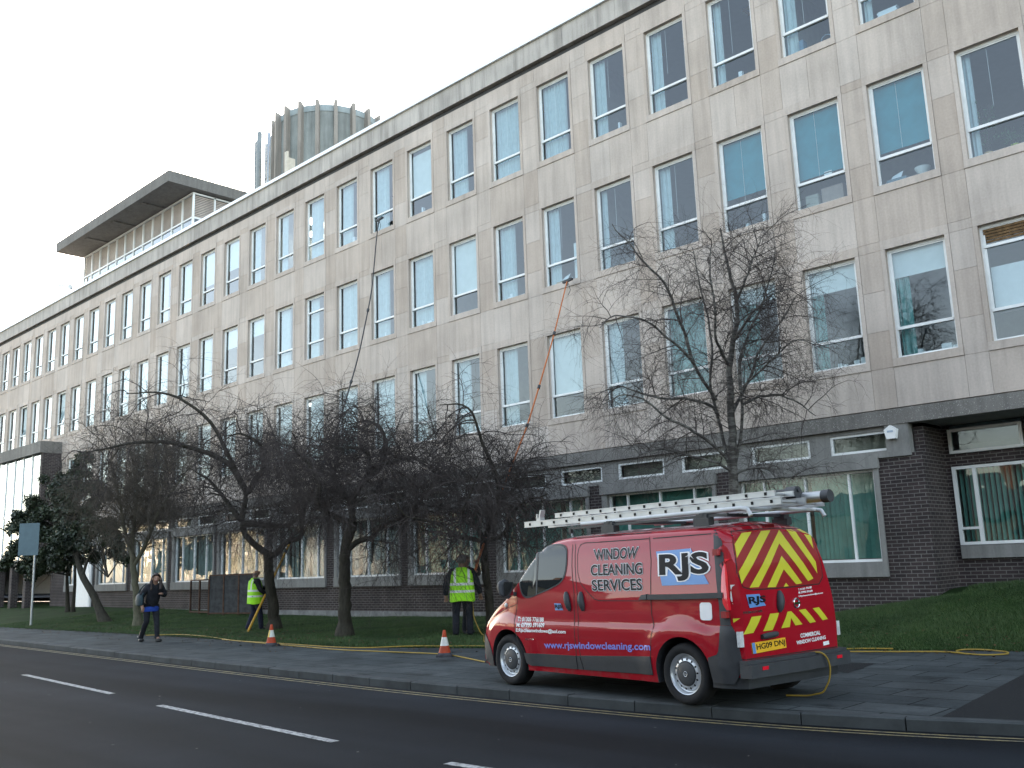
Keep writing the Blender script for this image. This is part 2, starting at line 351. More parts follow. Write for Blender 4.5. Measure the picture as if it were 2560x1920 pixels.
# ------------------------------------------------------------------ the office building
PP = 2.0
def wx(c):
    cc = min(max(c, -29.0), 1.0); t = (cc+13)/14.; x = PP*(cc+.1423*t*t-.45552*t**3)
    return x + (c-cc)*(1.70 if c < cc else 1.86)
WW = 1.225
FL = [(5.63, 7.98), (9.38, 11.74), (13.16, 15.54)]
C0, C1 = -34, 5
BASE = tag(bpy.data.objects.new('office_building', None), 'long four storey office block with pale stone grid of windows above dark brick', 'building'); COL.objects.link(BASE)
mb = MB(); core = .02
def rt(a=.07): return random.uniform(1-a, 1+a)
for c in range(C0, C1+1):
    x0, xn = wx(c), wx(c+1); x1 = x0+WW; g = .003
    mb.box(x1, xn, core, .2, 4.62, 16.14, 0, .95)
    zprev = 4.62
    for fi, (zs, zt) in enumerate(FL):
        portal = fi == 0 and x1 < -44.4
        mb.box(x0, x1, core, .2, zprev, zs, 0, .95)
        if portal: mb.box(x0, x1, core, .2, zs, zt, 0, .95)
        # spandrel panels
        xm = random.choice([None, x0+WW*.48, None]) if fi else None
        segs = [(x0-.09, x1+.09)] if xm is None else [(x0-.09, xm), (xm, x1+.09)]
        zlow = zprev+.2 if zprev > 4.7 else zprev
        for a, e in segs: mb.box(a+g, e-g, 0, core+.01, zlow+g, zs-.17-g, 0, rt())
        # surround
        if not portal:
            mb.box(x0-.09+g, x1+.09-g, -.022, core+.01, zs-.17+g, zs, 0, rt(.07)); mb.box(x0-.09+g, x1+.09-g, -.012, core+.01, zt, zt+.2-g, 0, rt(.07))
            mb.box(x0-.09+g, x0, -.012, core+.01, zs+g, zt-g, 0, rt(.07)); mb.box(x1, x1+.09-g, -.012, core+.01, zs+g, zt-g, 0, rt(.07))
        else: mb.box(x0-.09+g, x1+.09-g, 0, core+.01, zs-.17, zt+.2-g, 0, rt())
        # pier panels
        zz = [zlow, zs-.17, zs+random.uniform(.55, .7), zs+random.uniform(1.45, 1.6), zt, zt+.2]
        for a, e in zip(zz, zz[1:]): mb.box(x1+.09+g, xn-.09-g, 0, core+.01, a+g, e-g, 0, .97*rt(.10))
        zprev = zt
    mb.box(x0, x1, core, .2, FL[2][1], 16.14, 0, .95)
    mb.box(x0-.09+g, x1+.09-g, 0, core+.01, FL[2][1]+.2+g, 16.12, 0, rt()); mb.box(x1+.09+g, xn-.09-g, 0, core+.01, FL[2][1]+.2+g, 16.12, 0, rt())
XL, XR = wx(C0), wx(C1+1)
mb.box(-110, XL-.005, 0, .2, 0, 16.14, 0, 1); mb.box(XR+.005, 22, 0, .2, 4.62, 16.14, 0, 1)
mb.box(-110, -109.8, .2, 16, 0, 16.14, 0, 1); mb.box(-109.8, 22, 15.8, 16, 0, 16.14, 0, 1); mb.box(21.8, 22, .2, 15.8, 0, 16.14, 0, 1)
mb.build('wall', M['stone'], BASE, tint=True)
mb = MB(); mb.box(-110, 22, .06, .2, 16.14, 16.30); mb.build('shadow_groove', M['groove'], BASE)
mb = MB()
x = -110.0
while x < 22:
    w = random.uniform(1.85, 1.95); mb.box(x, min(x+w-.008, 22), -.09, .25, 16.30, 16.95); x += w
mb.box(-110, 22, -.08, .24, 16.31, 16.94)
mb.build('parapet', M['stone_grey'], BASE)
mb = MB(); mb.box(-110, 22, -.17, .45, 16.953, 17.08); mb.build('coping', M['coping'], BASE)
mb = MB(); mb.box(-110, 22, .25, 16, 16.2, 16.4); mb.build('roof', M['stone_grey'], BASE)
mb = MB()
x = -110.0
while x < 22:
    w = 3.86; mb.box(x, min(x+w-.006, 22), -.045, .2, 4.28, 4.595); x += w
mb.box(-110, 22, -.03, .2, 4.29, 4.585); mb.box(-110, 22, .05, .2, 4.595, 4.62)
mb.build('concrete_beam', M['aggregate'], BASE)
# inside
mb = MB()
for zf, zc in ((4.65, 8.42), (8.55, 12.2), (12.33, 16.0)):
    mb.box(-110, 22, .2, 6, zf-.1, zf, 2); mb.box(-110, 22, .2, 6, zc, zc+.02, 1)
    mb.box(-110, 22, 5.6, 5.7, zf, zc, 0)
    for c in range(C0, C1+1, 3):
        xx = wx(c)-.45; mb.box(xx, xx+.1, .2, 5.6, zf, zc, 0)
mb.box(-110, 22, 1.4, 6, .9, 1.0, 2); mb.box(-110, 22, .2, 6, 4.3, 4.32, 1); mb.box(-110, 22, 5.6, 5.7, 1, 4.3, 0)
mb.build('interior', [M['plaster'], M['ceiling'], M['carpet']], BASE)
# upper windows
fb = MB()
def frame_mb(zs, zt, extra=False, plank=False):
    f = MB(); H = zt-zs; y0, y1 = .10, .16
    f.box(0, .05, y0, y1, 0, H); f.box(WW-.05, WW, y0, y1, 0, H); f.box(.05, WW-.05, y0, y1, 0, .05); f.box(.05, WW-.05, y0, y1, H-.06, H)
    f.box(.05, WW-.05, y0-.015, y1, .60, .66); f.box(.0, WW, .05, .10, -.02, .012)
    f.box(.05, .085, .115, .15, .66, H-.06); f.box(WW-.085, WW-.05, .115, .15, .66, H-.06); f.box(.085, WW-.085, .115, .15, H-.09, H-.06)
    if extra: f.box(.05, WW-.05, y0-.01, y1, H-.62, H-.56)
    if plank: f.box(.05, WW-.05, y0-.01, y1, H-.46, H-.40)
    return f
def wlabel(c, fi): return None
FME = {}; GME = {}
def curtain_mb(w, H, amp=.03):
    k = MB(); n = max(4, int(w/.035)); pts = [(w*i/n, amp*math.sin(i*1.9)) for i in range(n+1)]
    k.add([(x, y, z) for x, y in pts for z in (.02, H)], [(2*i, 2*i+2, 2*i+3, 2*i+1) for i in range(n)]); return k
def blind_mb(z0, z1):
    k = MB(); k.box(.06, WW-.06, .21, .213, z0, z1); k.box(.06, WW-.06, .20, .222, z0-.025, z0); return k
BL = {}   # (col, floor): list of (kind, a, b)
for c in (-2, -1, 0): BL[(c, 1)] = [('teal', .80+.12*(c == -2)+.02*c, 2.3)]
BL[(0, 0)] = [('white', 1.75, 2.28), ('cteal', .0, .28)]; BL[(-1, 0)] = [('white', 1.78, 2.28), ('cteal', .0, .26)]
BL[(-2, 0)] = [('white', 1.95, 2.28), ('cteal', .0, .55)]; BL[(-3, 0)] = [('cteal', .0, 1.0)]
BL[(-5, 0)] = [('white', .66, 2.28)]; BL[(-8, 2)] = [('white', .70, 2.2)]; BL[(-14, 2)] = [('white', 1.15, 2.3)]; BL[(-15, 2)] = [('white', .92, 2.3)]
BL[(-13, 1)] = [('white', 1.7, 2.3)]; BL[(-14, 1)] = [('white', 1.55, 2.3)]; BL[(-7, 1)] = [('white', .68, 2.3)]; BL[(-10, 2)] = [('curt', .0, .6)]
BL[(-7, 2)] = [('curt', .0, .62)]
for c in range(C0, C1+1):
    for fi, (zs, zt) in enumerate(FL):
        x0 = wx(c)
        if fi == 0 and x0+WW < -44.4: continue
        key = (fi, c == -11 and fi == 1, c == 1 and fi == 0)
        if key not in FME: q = frame_mb(zs, zt, key[1], key[2]).build('window', M['frame'], None); FME[key] = q.data; bpy.data.objects.remove(q)
        w = link('window', FME[key], BASE); w.location = (x0, 0, zs); H = zt-zs
        if fi not in GME:
            k = MB(); k.add([(.05, .135, .05), (WW-.05, .135, .05), (WW-.05, .135, .60), (.05, .135, .60)], [(0,1,2,3)]); k.add([(.05, .135, .66), (WW-.05, .135, .66), (WW-.05, .135, H-.06), (.05, .135, H-.06)], [(0,1,2,3)])
            q = k.build('pane', M['glass']); GME[fi] = q.data; bpy.data.objects.remove(q)
        if fi == 1 and c in (-23, -26):          # top sash hung open
            k = MB(); k.add([(.05, .135, .05), (WW-.05, .135, .05), (WW-.05, .135, .60), (.05, .135, .60)], [(0,1,2,3)]); tl = .5 if c == -26 else .25; k.add([(.05, .135, .70), (WW-.05, .135, .70), (WW-.05, .135+tl, H-.1), (.05, .135+tl, H-.1)], [(0,1,2,3)]); k.build('pane', M['glass'], w)
        else: link('pane', GME[fi], w)
        for kind, a, e in BL.get((c, fi), []):
            if kind == 'teal': blind_mb(a, e).build('roller_blind', M['blind_teal'], w)
            elif kind == 'white': blind_mb(a, e).build('roller_blind', M['blind_white'], w)
            else:
                q = curtain_mb(e-a, H).build('curtain', M['curtain_teal'] if kind == 'cteal' else M['curtain'], w); q.location = (a+.06, .25, 0)
        if (c, fi) not in BL and c > -27 and not (fi == 0 and c > 0):
            q = curtain_mb(random.uniform(.14, .42) if c > -5 else random.uniform(.35, 1.05), H).build('curtain', M['curtain'], w); q.location = (.06, .25, 0)
        if c == 1 and fi == 0:
            k = MB()
            for j in range(5): k.box(.06, WW-.06, .10+.008*j, .13, H-.13-.058*j, H-.082-.058*j)
            k.build('vent_slats', M['wood'], w)
        if fi > 0 and c > -9 and (c, fi) not in ((-8, 2), (-7, 1)):
            k = MB(); xx = .55; k.tube([(xx, .19, H-.1), (xx, .19, .66+random.uniform(0, .5))], .004, 4); k.build('blind_cord', M['white'], w)
# lit ceiling fittings
for x, y, z, lx, ly in ((-26.6, 2.4, 15.93, .2, 1.2), (-24.5, 2.3, 15.93, .25, 1.5), (-25.75, 3.3, 15.93, .25, 1.3), (-20.6, 2.9, 8.36, .25, 1.3), (-24.95, 2.8, 8.36, .2, 1.2)):
    k = MB(); k.box(x-lx, x+lx, y-ly/2, y+ly/2, z, z+.06); k.build('ceiling_lamp', M['lamp'], BASE)
for c in (-6, -5, -4, -3, -2):
    k = MB(); x = wx(c)+.2
    for j in range(9): k.box(x+.13*j, x+.13*j+.02, 1.6, 1.85, 15.86, 15.95)
    k.box(x-.03, x+1.1, 1.58, 1.6, 15.86, 15.95); k.box(x-.03, x+1.1, 1.85, 1.87, 15.86, 15.95); k.build('louvre_lamp', plain('brass_louvre', (.6, .38, .16), .3, .9), BASE)
# ground floor
BR = [-1.12, -5.0, -8.85, -12.74, -16.57, -20.58, -24.41, -28.2, -32.1, -36.0, -39.7]
BLF = [-4.55, -8.4, -12.3, -16.2, -20.1, -23.95, -27.97, -31.75, -35.53, -39.4, -43.1]
mb = MB(); mb.box(-45, -1.12, .02, .2, -.2, 1.22)
for i, xl in enumerate(BLF):
    a, e = (BR[i+1], xl) if i+1 < len(BR) else (-45.0, xl)
    mb.box(a+.003, e-.003, .0, .2, 1.22, 3.66)
mb.box(-1.117, -.2, 0, .2, -.2, 3.68)
mb.box(-.4, -.2, .203, 1.2, -.2, 4.27); mb.box(-.2, 22, 1.2, 1.4, -.2, 1.53); mb.box(-.2, -.11, 1.2, 1.4, 1.53, 4.27)
mb.box(-.11, 22, 1.22, 1.38, 3.42, 3.66); mb.box(5.13, 22, 1.2, 1.4, 1.532, 3.418); mb.box(4.06, 22, 1.2, 1.4, 3.662, 4.265); mb.box(1.36, 2.59, 1.2, 1.4, 3.662, 4.265); mb.box(2.43, 2.59, 1.2, 1.4, 1.80, 3.418)
mb.build('brick_wall', M['brick'], BASE)
mb = MB(); mb.box(-45, -.18, -.03, .0, -.2, .44); mb.box(-.2, 22, 1.15, 1.198, -.2, .93); mb.build('plinth', plain('concrete_plinth', (.2, .2, .195), .9, 0, .2, .35, 3, 0, .5), BASE)
mb = MB(); mb.box(-45, -.9, .05, .2, 3.681, 3.775); mb.box(-45, -.9, .05, .2, 4.185, 4.278)
xs = [-.9]
TW = [(wx(c)+.22, wx(c)+1.66) for c in range(-24, 0)]
prev = -45.0
for a, e in TW: mb.box(prev, a, .05, .2, 3.776, 4.184); prev = e
mb.box(prev, -.90, .05, .2, 3.776, 4.184); mb.box(-.9, -.42, -.02, .2, 3.683, 4.278); mb.box(-1.16, -.40, -.05, -.003, 3.62, 3.72)
mb.box(-.42, -.2, .203, 1.0, 4.2, 4.277); mb.box(-.2, 22, .0, 1.4, 4.272, 4.279)
mb.build('transom_wall', M['surround'], BASE)
k = MB(); W_ = 1.44; H_ = .408
k.box(0, W_, .08, .14, 0, .05); k.box(0, W_, .08, .14, H_-.05, H_); k.box(0, .06, .08, .14, .05, H_-.05); k.box(W_-.06, W_, .08, .14, .05, H_-.05)
tf = k.build('transom_window', M['frame'], BASE)
g = MB(); g.add([(.06, .12, .05), (W_-.06, .12, .05), (W_-.06, .12, H_-.05), (.06, .12, H_-.05)], [(0,1,2,3)]); tg = g.build('pane', M['glass_low'], tf); g = MB(); g.box(.02, W_-.02, .30, .32, -.05, H_+.05); g.build('blind', plain('transom_backing_board', (.20, .18, .15), .9, 0, .2, .25, 1.2), tf)  # backing board added behind the transom glass so it does not go black
for i, (a, e) in enumerate(TW):
    o = tf if i == 0 else copy_tree(tf, BASE)
    o.location = (a, 0, 3.776)
def bay(xa, xb, teal):
    f = MB(); f.box(xa, xb, -.07, .2, 1.225, 1.53); f.box(xa, xa+.17, -.05, .2, 1.53, 3.42); f.box(xb-.10, xb, -.05, .2, 1.53, 3.42)
    f.box(xa-.03, xb+.03, -.09, .2, 3.42, 3.675)
    o = f.build('window_bay', M['surround'], BASE)
    x0, x1 = xa+.17, xb-.10; n = [x0, x0+.58, x0+1.575, x0+2.57, x1]
    w = MB(); w.box(x0, x1, .06, .13, 1.53, 1.585); w.box(x0, x1, .06, .13, 3.365, 3.42)
    for j, q in enumerate(n):
        l = .055 if j in (0, 4) else .045
        a = q if j == 0 else (q-l if j == 4 else q-l/2); w.box(a, a+l, .055, .13, 1.585, 3.365)
    w.build('window_frame', M['frame'], o)
    p = MB()
    for a, e in zip(n, n[1:]): p.add([(a+.03, .1, 1.585), (e-.03, .1, 1.585), (e-.03, .1, 3.365), (a+.03, .1, 3.365)], [(0,1,2,3)])
    p.build('pane', M['glass_low'], o)
    s = MB(); x = x0+.05
    while x < x1-.1:
        if random.random() < (.93 if teal else .6):
            an = random.uniform(.1, .5); dx, dy = .05*math.cos(an), .05*math.sin(an)
            s.add([(x-dx, .32-dy, 1.6), (x+dx, .32+dy, 1.6), (x+dx, .32+dy, 3.4), (x-dx, .32-dy, 3.4)], [(0,1,2,3)])
        x += .1
    s.build('vertical_blind', M['vblind'] if teal else M['vblind_pale'], o)
for i, (a, e) in enumerate(zip(BLF, BR)): bay(a, e, i < 4)
# recessed window at the right
f = MB(); f.box(-.07, 5.2, 1.12, 1.19, 1.53, 1.79); o = f.build('window_sill', M['surround'], BASE)
for xa, kind in ((-.08, 0), (2.6, 1)):
    f = MB(); y0, y1 = 1.16, 1.24; xb = xa+2.5
    f.box(xa, xb, y0, y1, 1.8, 1.86); f.box(xa, xb, y0, y1, 3.34, 3.40); f.box(xa, xa+.07, y0, y1, 1.86, 3.34); f.box(xb-.07, xb, y0, y1, 1.86, 3.34); f.box(xa+.40, xa+.47, y0, y1, 1.86, 3.34); f.box(xa+.07, xa+.40, y0, y1, 2.11, 2.16)
    o = f.build('recessed_window', M['frame'], BASE)
    p = MB(); p.add([(xa+.05, 1.21, 1.83), (xb-.05, 1.21, 1.83), (xb-.05, 1.21, 3.37), (xa+.05, 1.21, 3.37)], [(0,1,2,3)]); p.build('pane', M['glass_low'], o)
    s = MB(); x = xa+.1
    while x < xb-.1:
        an = random.uniform(.9, 1.25); dx, dy = .045*math.cos(an), .045*math.sin(an); s.add([(x-dx, 1.4-dy, 1.85), (x+dx, 1.4+dy, 1.85), (x+dx, 1.4+dy, 3.4), (x-dx, 1.4-dy, 3.4)], [(0,1,2,3)]); x += .1
    s.build('vertical_blind', M['vblind'], o)
    f = MB(); xb = xa+1.43; f.box(xa, xb, y0, y1, 3.67, 3.73); f.box(xa, xb, y0, y1, 4.12, 4.18); f.box(xa, xa+.06, y0, y1, 3.73, 4.12); f.box(xb-.06, xb, y0, y1, 3.73, 4.12); o = f.build('transom_window', M['frame'], BASE)
    p = MB(); p.add([(xa+.05, 1.21, 3.7), (xb-.05, 1.21, 3.7), (xb-.05, 1.21, 4.15), (xa+.05, 1.21, 4.15)], [(0,1,2,3)]); p.build('pane', M['glass_low'], o)
# entrance bays at the far left: stepped canopies over tall glazing
for xa, xb, zt in ((-51.0, -44.4, 8.95), (-58.2, -51.6, 8.95), (-66, -58.8, 8.95)):
    f = MB(); f.box(xa, xb, -1.1, -.002, zt-.6, zt); f.box(xa, xb, -1.1, -.002, 2.6, 2.9)
    o = f.build('entrance_canopy', M['aggregate'], BASE); MB().box(xb-.28, xb-.02, -.95, -.004, 2.903, zt-.603).build('side_panel', M['brick'], o)
    w = MB(); n = 5; st = (xb-.3-xa)/n
    for j in range(n+1): w.box(xa+st*j-.03, xa+st*j+.05, -.92, -.85, 2.9, zt-.605)
    w.box(xa, xb-.3, -.92, -.85, 5.2, 5.35); w.build('mullions', M['frame'], o)
    p = MB(); p.add([(xa, -.88, 2.9), (xb-.3, -.88, 2.9), (xb-.3, -.88, zt-.6), (xa, -.88, zt-.6)], [(0,1,2,3)]); p.build('pane', M['glass'], o)
    p = MB(); p.box(xa, xb-.3, -.72, -.7, 2.95, zt-.65); p.build('net_curtain', plain('net_curtain', (.14, .17, .16), .9, 0, .1, .2, 1), o)
    for j in range(3): MB().box(xa+1+st*1.6*j, xa+1.35+st*1.6*j, -1.0, -.65, 0, 2.598).build('brick_pier', M['brick'], o)
# pale door panel at the foot of the entrance, alarm box
k = MB(); k.box(-41.5, -39.85, -.14, -.04, .52, 2.6); k.box(-41.6, -39.75, -.12, -.035, .45, 2.68); k.build('side_door', M['white'], BASE)
k = MB(); k.prism([(-.87,4.17),(-.74,4.26),(-.61,4.17),(-.65,3.98),(-.83,3.98)], -.14, -.024); al = k.build('alarm_box', M['white']); tag(al, 'white pentagon alarm box on the stone column above the brick pier', 'alarm box')
k = MB(); k.prism([(-.80,4.15),(-.68,4.15),(-.68,4.11),(-.80,4.11)], -.145, -.139); k.build('logo', plain('alarm_logo', (.35, .42, .5), .6), al)
# ------------------------------------------------------------------ on the roof
pv = empty('roof_pavilion', (-42.5, 8, 16.4), 'glazed rooftop pavilion under a wide flat concrete roof slab', 'pavilion')
def at0(o, root): o.matrix_parent_inverse = Matrix.Translation(-root.location)
k = MB(); k.box(-49.65, -35.45, 1.0, 15, 21.0, 21.58); o = k.build('roof_slab', M['aggregate'], pv); at0(o, pv)
for x in (-46, -42.5, -39):
    k = MB(); k.box(x-.15, x+.15, 1.3, 14, 20.93, 20.998); o = k.build('soffit_beam', M['aggregate'], pv); at0(o, pv)
k = MB(); n = 12; xa, xb = -49.2, -35.83; st = (xb-xa)/n
for j in range(n+1): k.box(xa+st*j-.04, xa+st*j+.04, 2.5, 2.6, 16.4, 20.92)
for z in (19.55, 20.85): k.box(xa, xb, 2.49, 2.6, z, z+.08)
for j in range(1, 7): y = 2.5+st*j*1.1; k.box(xb-.06, xb+.03, y-.04, y+.04, 16.4, 20.92)
for z in (19.55, 20.85): k.box(xb-.06, xb+.03, 2.5, 11, z, z+.08)
o = k.build('mullions', M['frame'], pv); at0(o, pv)
k = MB(); k.add([(xa, 2.55, 16.4), (xb, 2.55, 16.4), (xb, 2.55, 19.57), (xa, 2.55, 19.57)], [(0,1,2,3)]); k.add([(xb, 2.55, 16.4), (xb, 11, 16.4), (xb, 11, 19.57), (xb, 2.55, 19.57)], [(0,1,2,3)]); o = k.build('pane', M['glass'], pv); at0(o, pv)
k = MB(); z = 19.66
while z < 20.83: k.box(xa, xb-.07, 2.57, 2.60, z, z+.055); k.box(xb-.05, xb-.02, 2.6, 11, z, z+.055); z += .09
o = k.build('louvres', plain('louvre_slats', (.42, .36, .31), .6, 0, .3, .2, 1.2), pv); at0(o, pv)
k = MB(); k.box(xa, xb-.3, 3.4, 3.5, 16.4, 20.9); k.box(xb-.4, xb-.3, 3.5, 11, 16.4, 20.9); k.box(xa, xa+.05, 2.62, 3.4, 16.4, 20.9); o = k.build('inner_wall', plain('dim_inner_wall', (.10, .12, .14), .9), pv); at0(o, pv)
k = MB(); k.lathe([(.32, 0), (.32, .22), (.45, .24), (.45, .34), (.02, .36)], (-36.6, 4.6, 21.58)); tag(k.build('roof_vent', M['dark'], smooth=True), 'small round vent cap on top of the pavilion roof slab', 'vent')
# ribbed drum
TX, TY, TR, TZ = -33.5, 9.2, 2.8, 25.7
tw = empty('water_tower', (TX, TY, 16.4), 'grey round rooftop tower ringed with vertical concrete fins', 'tower')
k = MB(); k.lathe([(TR, 0), (TR, TZ-16.4), (TR-.25, TZ-16.4), (TR-.25, TZ-17.2), (0.01, TZ-17.2)], n=64); k.build('drum', stone('drum_panel', (.25, .265, .25), .3, False, 0, .25), tw, True, 30)
FIN = stone('fin_concrete', (.30, .27, .235), .3, False)
for j in range(20):
    a = 2*math.pi*j/20+.12; f = MB(); f.prism([(TR-.05, 0), (TR+.30, 0), (TR+.30, TZ-16.4+.17), (TR+.02, TZ-16.4+.06), (TR-.05, TZ-16.4+.02)], -.09, .09)
    o = f.build('fin', FIN, tw); o.rotation_euler = (0, 0, a)
k = MB(); k.lathe([(TR+.03, TZ-16.75), (TR+.05, TZ-16.45), (TR+.03, TZ-16.4)], n=64); k.build('rim_band', stone('rim_band', (.3, .34, .34), .2, False), tw, True, 30)
M['antenna'] = plain('antenna_backlit_grey', (.20, .22, .22), .6)  # pale antennas against bright sky: their backlit shade is put into the grey
an = empty('antenna_mast', (-37.45, 7.4, 16.4), 'cluster of pale antenna panels on poles beside the round tower', 'antenna')
for dx, dy, z0, z1, r, mt in ((-.55, .0, 6.2, 9.6, .13, 'antenna'), (.05, -.2, 6.4, 9.9, .15, 'antenna'), (.55, .1, 5.6, 9.8, .09, 'steel'), (.95, .0, 5.2, 9.4, .05, 'antenna')):
    k = MB(); k.tube([(dx, dy, z0), (dx, dy, z1-.1), (dx, dy, z1)], [r, r, r*.5], 10); k.build('antenna', M[mt], an, True)
k = MB(); k.tube([(.25, .1, 0), (.25, .1, 9.2)], .07, 8); k.tube([(-.9, 0, 8.0), (2.2, .3, 8.25)], .03, 6); k.tube([(-.6, 0, 7.0), (.9, .1, 7.1)], .03, 6); k.tube([(.25, .1, 6.3), (-.5, 0, 6.4)], .05, 6); k.build('pole', M['steel'], an)
k = MB(); k.box(-32.45, -32.2, 5.7, 5.78, 20.8, 22.9); k.box(-32.3, -32.24, 5.79, 6.2, 21, 22.6); tag(k.build('flat_antenna', plain('antenna_panel', (.5, .45, .36), .6)), 'tan flat panel antenna standing in front of the round tower', 'antenna')
cc = empty('security_camera', (-44.4, .2, 17.08), 'white security camera on a bracket at the roof edge', 'camera')
k = MB(); k.tube([(0, 0, 0), (-.1, -.05, .25), (-.35, -.1, .42)], .035, 6); k.build('bracket', M['steel'], cc)
k = MB(); k.obox((-.75, -.2, .52), (.95, .2, -.15), (-.2, .97, 0), (.15, .03, .98), .5, .14, .13); k.obox((-.8, -.2, .66), (.95, .2, -.15), (-.2, .97, 0), (.15, .03, .98), .56, .17, .02); k.build('housing', M['white'], cc)
# thin mast by the pavilion
k = MB(); k.tube([(-49.6, 2.2, 16.4), (-49.6, 2.2, 20.6)], .05, 6); k.box(-49.85, -49.45, 2.05, 2.35, 18.0, 18.6); tag(k.build('roof_mast', M['steel']), 'thin grey mast with small box at the left end of pavilion', 'mast')

# ------------------------------------------------------------------ houses across the street (seen mirrored in the glass) and an added shading block
def house(x0, x1, h, yf, col, label, roofc):
    r = empty('terraced_house', ((x0+x1)/2, yf, 0), label, 'house', group='houses across the street'); L = x1-x0
    k = MB(); k.box(-L/2, L/2, -8, 0, 0, h); k.build('wall', plain('render', col, .85, 0, .2, .12, .8), r)
    k = MB(); k.add([(-L/2-.2, .3, h), (L/2+.2, .3, h), (L/2+.2, -4, h+2.2), (-L/2-.2, -4, h+2.2), (-L/2-.2, -8.3, h), (L/2+.2, -8.3, h)], [(0,1,2,3), (3,2,5,4), (0,3,4), (1,5,2)]); k.build('roof', plain('slates', roofc, .8, 0, .3, .3, 2), r)
    n = max(2, int(L/2.2)); w = MB()
    for fl in range(max(1, int(h/2.9))):
        for j in range(n):
            x = -L/2+L*(j+.5)/n; w.box(x-.5, x+.5, .005, .04, fl*2.9+.95, fl*2.9+2.4)
    w.build('windows', plain('far_glass', (.05, .06, .07), .1, 0, .8), r)
    k = MB(); k.box(L/2-1.2, L/2-.4, -4.4, -3.6, h+1.2, h+3.4); k.build('chimney', plain('chimney_brick', (.2, .1, .07), .9), r)
for a in ((-122, -100, 9.0, -38, (.62, .52, .36), 'tall cream terrace at the far left end across the street', (.1, .1, .11)), (-98, -79, 7.0, -37, (.70, .60, .42), 'buff terrace left of the low white house across the street', (.12, .09, .08)),
          (-76, -64, 5.4, -36, (.75, .72, .66), 'low white house across the street beside the buff terrace', (.09, .09, .1)), (-61, -46, 7.4, -37, (.66, .57, .42), 'long cream terrace across the street from the trees', (.11, .1, .1)),
          (-42, -31, 3.4, -41, (.16, .13, .11), 'low house across the street between two terraces, coloured brown for shade', (.09, .07, .06)), (-28, -12, 3.9, -43, (.12, .11, .10), 'bungalow across the street facing the van, coloured dark for shade', (.07, .07, .08)), (-4, 34, 12.5, -28, (.13, .11, .10), 'unseen tall brick terrace added behind the viewer to shade street and wall', (.07, .07, .08))):  # last terrace is unseen, added to keep sky light off ground and lower wall
    house(*a)  # low house and bungalow have their shade put into the dark wall colour
# ------------------------------------------------------------------ trees
T_A=[
  ('trunk',[(-17.18, -4.16, 0.18), (-17.1, -4.3, 1.0), (-17.06, -4.44, 1.67), (-17.0, -4.51, 2.17), (-16.99, -4.55, 2.34)]),
  ('l',[(-16.99, -4.54, 2.28), (-17.19, -4.79, 2.52), (-17.37, -5.04, 2.81), (-17.41, -5.15, 3.09), (-17.4, -5.11, 3.48), (-17.29, -5.01, 4.05), (-17.31, -5.29, 4.49), (-17.21, -5.84, 5.36), (-17.11, -6.16, 5.84), (-17.27, -6.58, 6.3), (-17.53, -7.22, 6.72), (-17.85, -7.69, 6.8), (-18.29, -8.22, 6.71)]),
  ('l',[(-16.97, -4.51, 2.23), (-16.82, -4.37, 2.24), (-16.58, -4.33, 2.43), (-16.35, -4.3, 2.63), (-16.05, -4.15, 2.63), (-15.94, -4.06, 2.68), (-15.98, -4.03, 2.94), (-16.07, -4.04, 3.19), (-16.02, -3.94, 3.53), (-16.34, -4.04, 4.34), (-16.63, -4.39, 5.16), (-16.79, -4.56, 5.75)]),
  ('l',[(-17.37, -5.13, 3.14), (-16.94, -5.0, 3.13), (-16.51, -4.84, 3.03), (-15.92, -4.56, 3.02), (-15.48, -4.47, 3.22), (-15.06, -4.36, 3.78), (-14.7, -4.35, 4.52)]),
  ('l',[(-17.3, -5.01, 3.99), (-17.69, -5.33, 4.87), (-18.35, -5.8, 5.29), (-19.12, -6.61, 5.62), (-19.63, -7.25, 5.64), (-20.15, -7.85, 5.48), (-20.65, -8.42, 5.34)]),
  ('l',[(-17.29, -5.01, 4.05), (-16.15, -5.2, 4.62), (-15.6, -5.67, 5.19), (-15.58, -6.29, 5.47), (-15.72, -6.68, 5.35)]),
  ('l',[(-17.47, -5.12, 3.26), (-18.18, -5.26, 3.88), (-18.8, -5.45, 4.5), (-19.45, -5.75, 4.9)]),
]
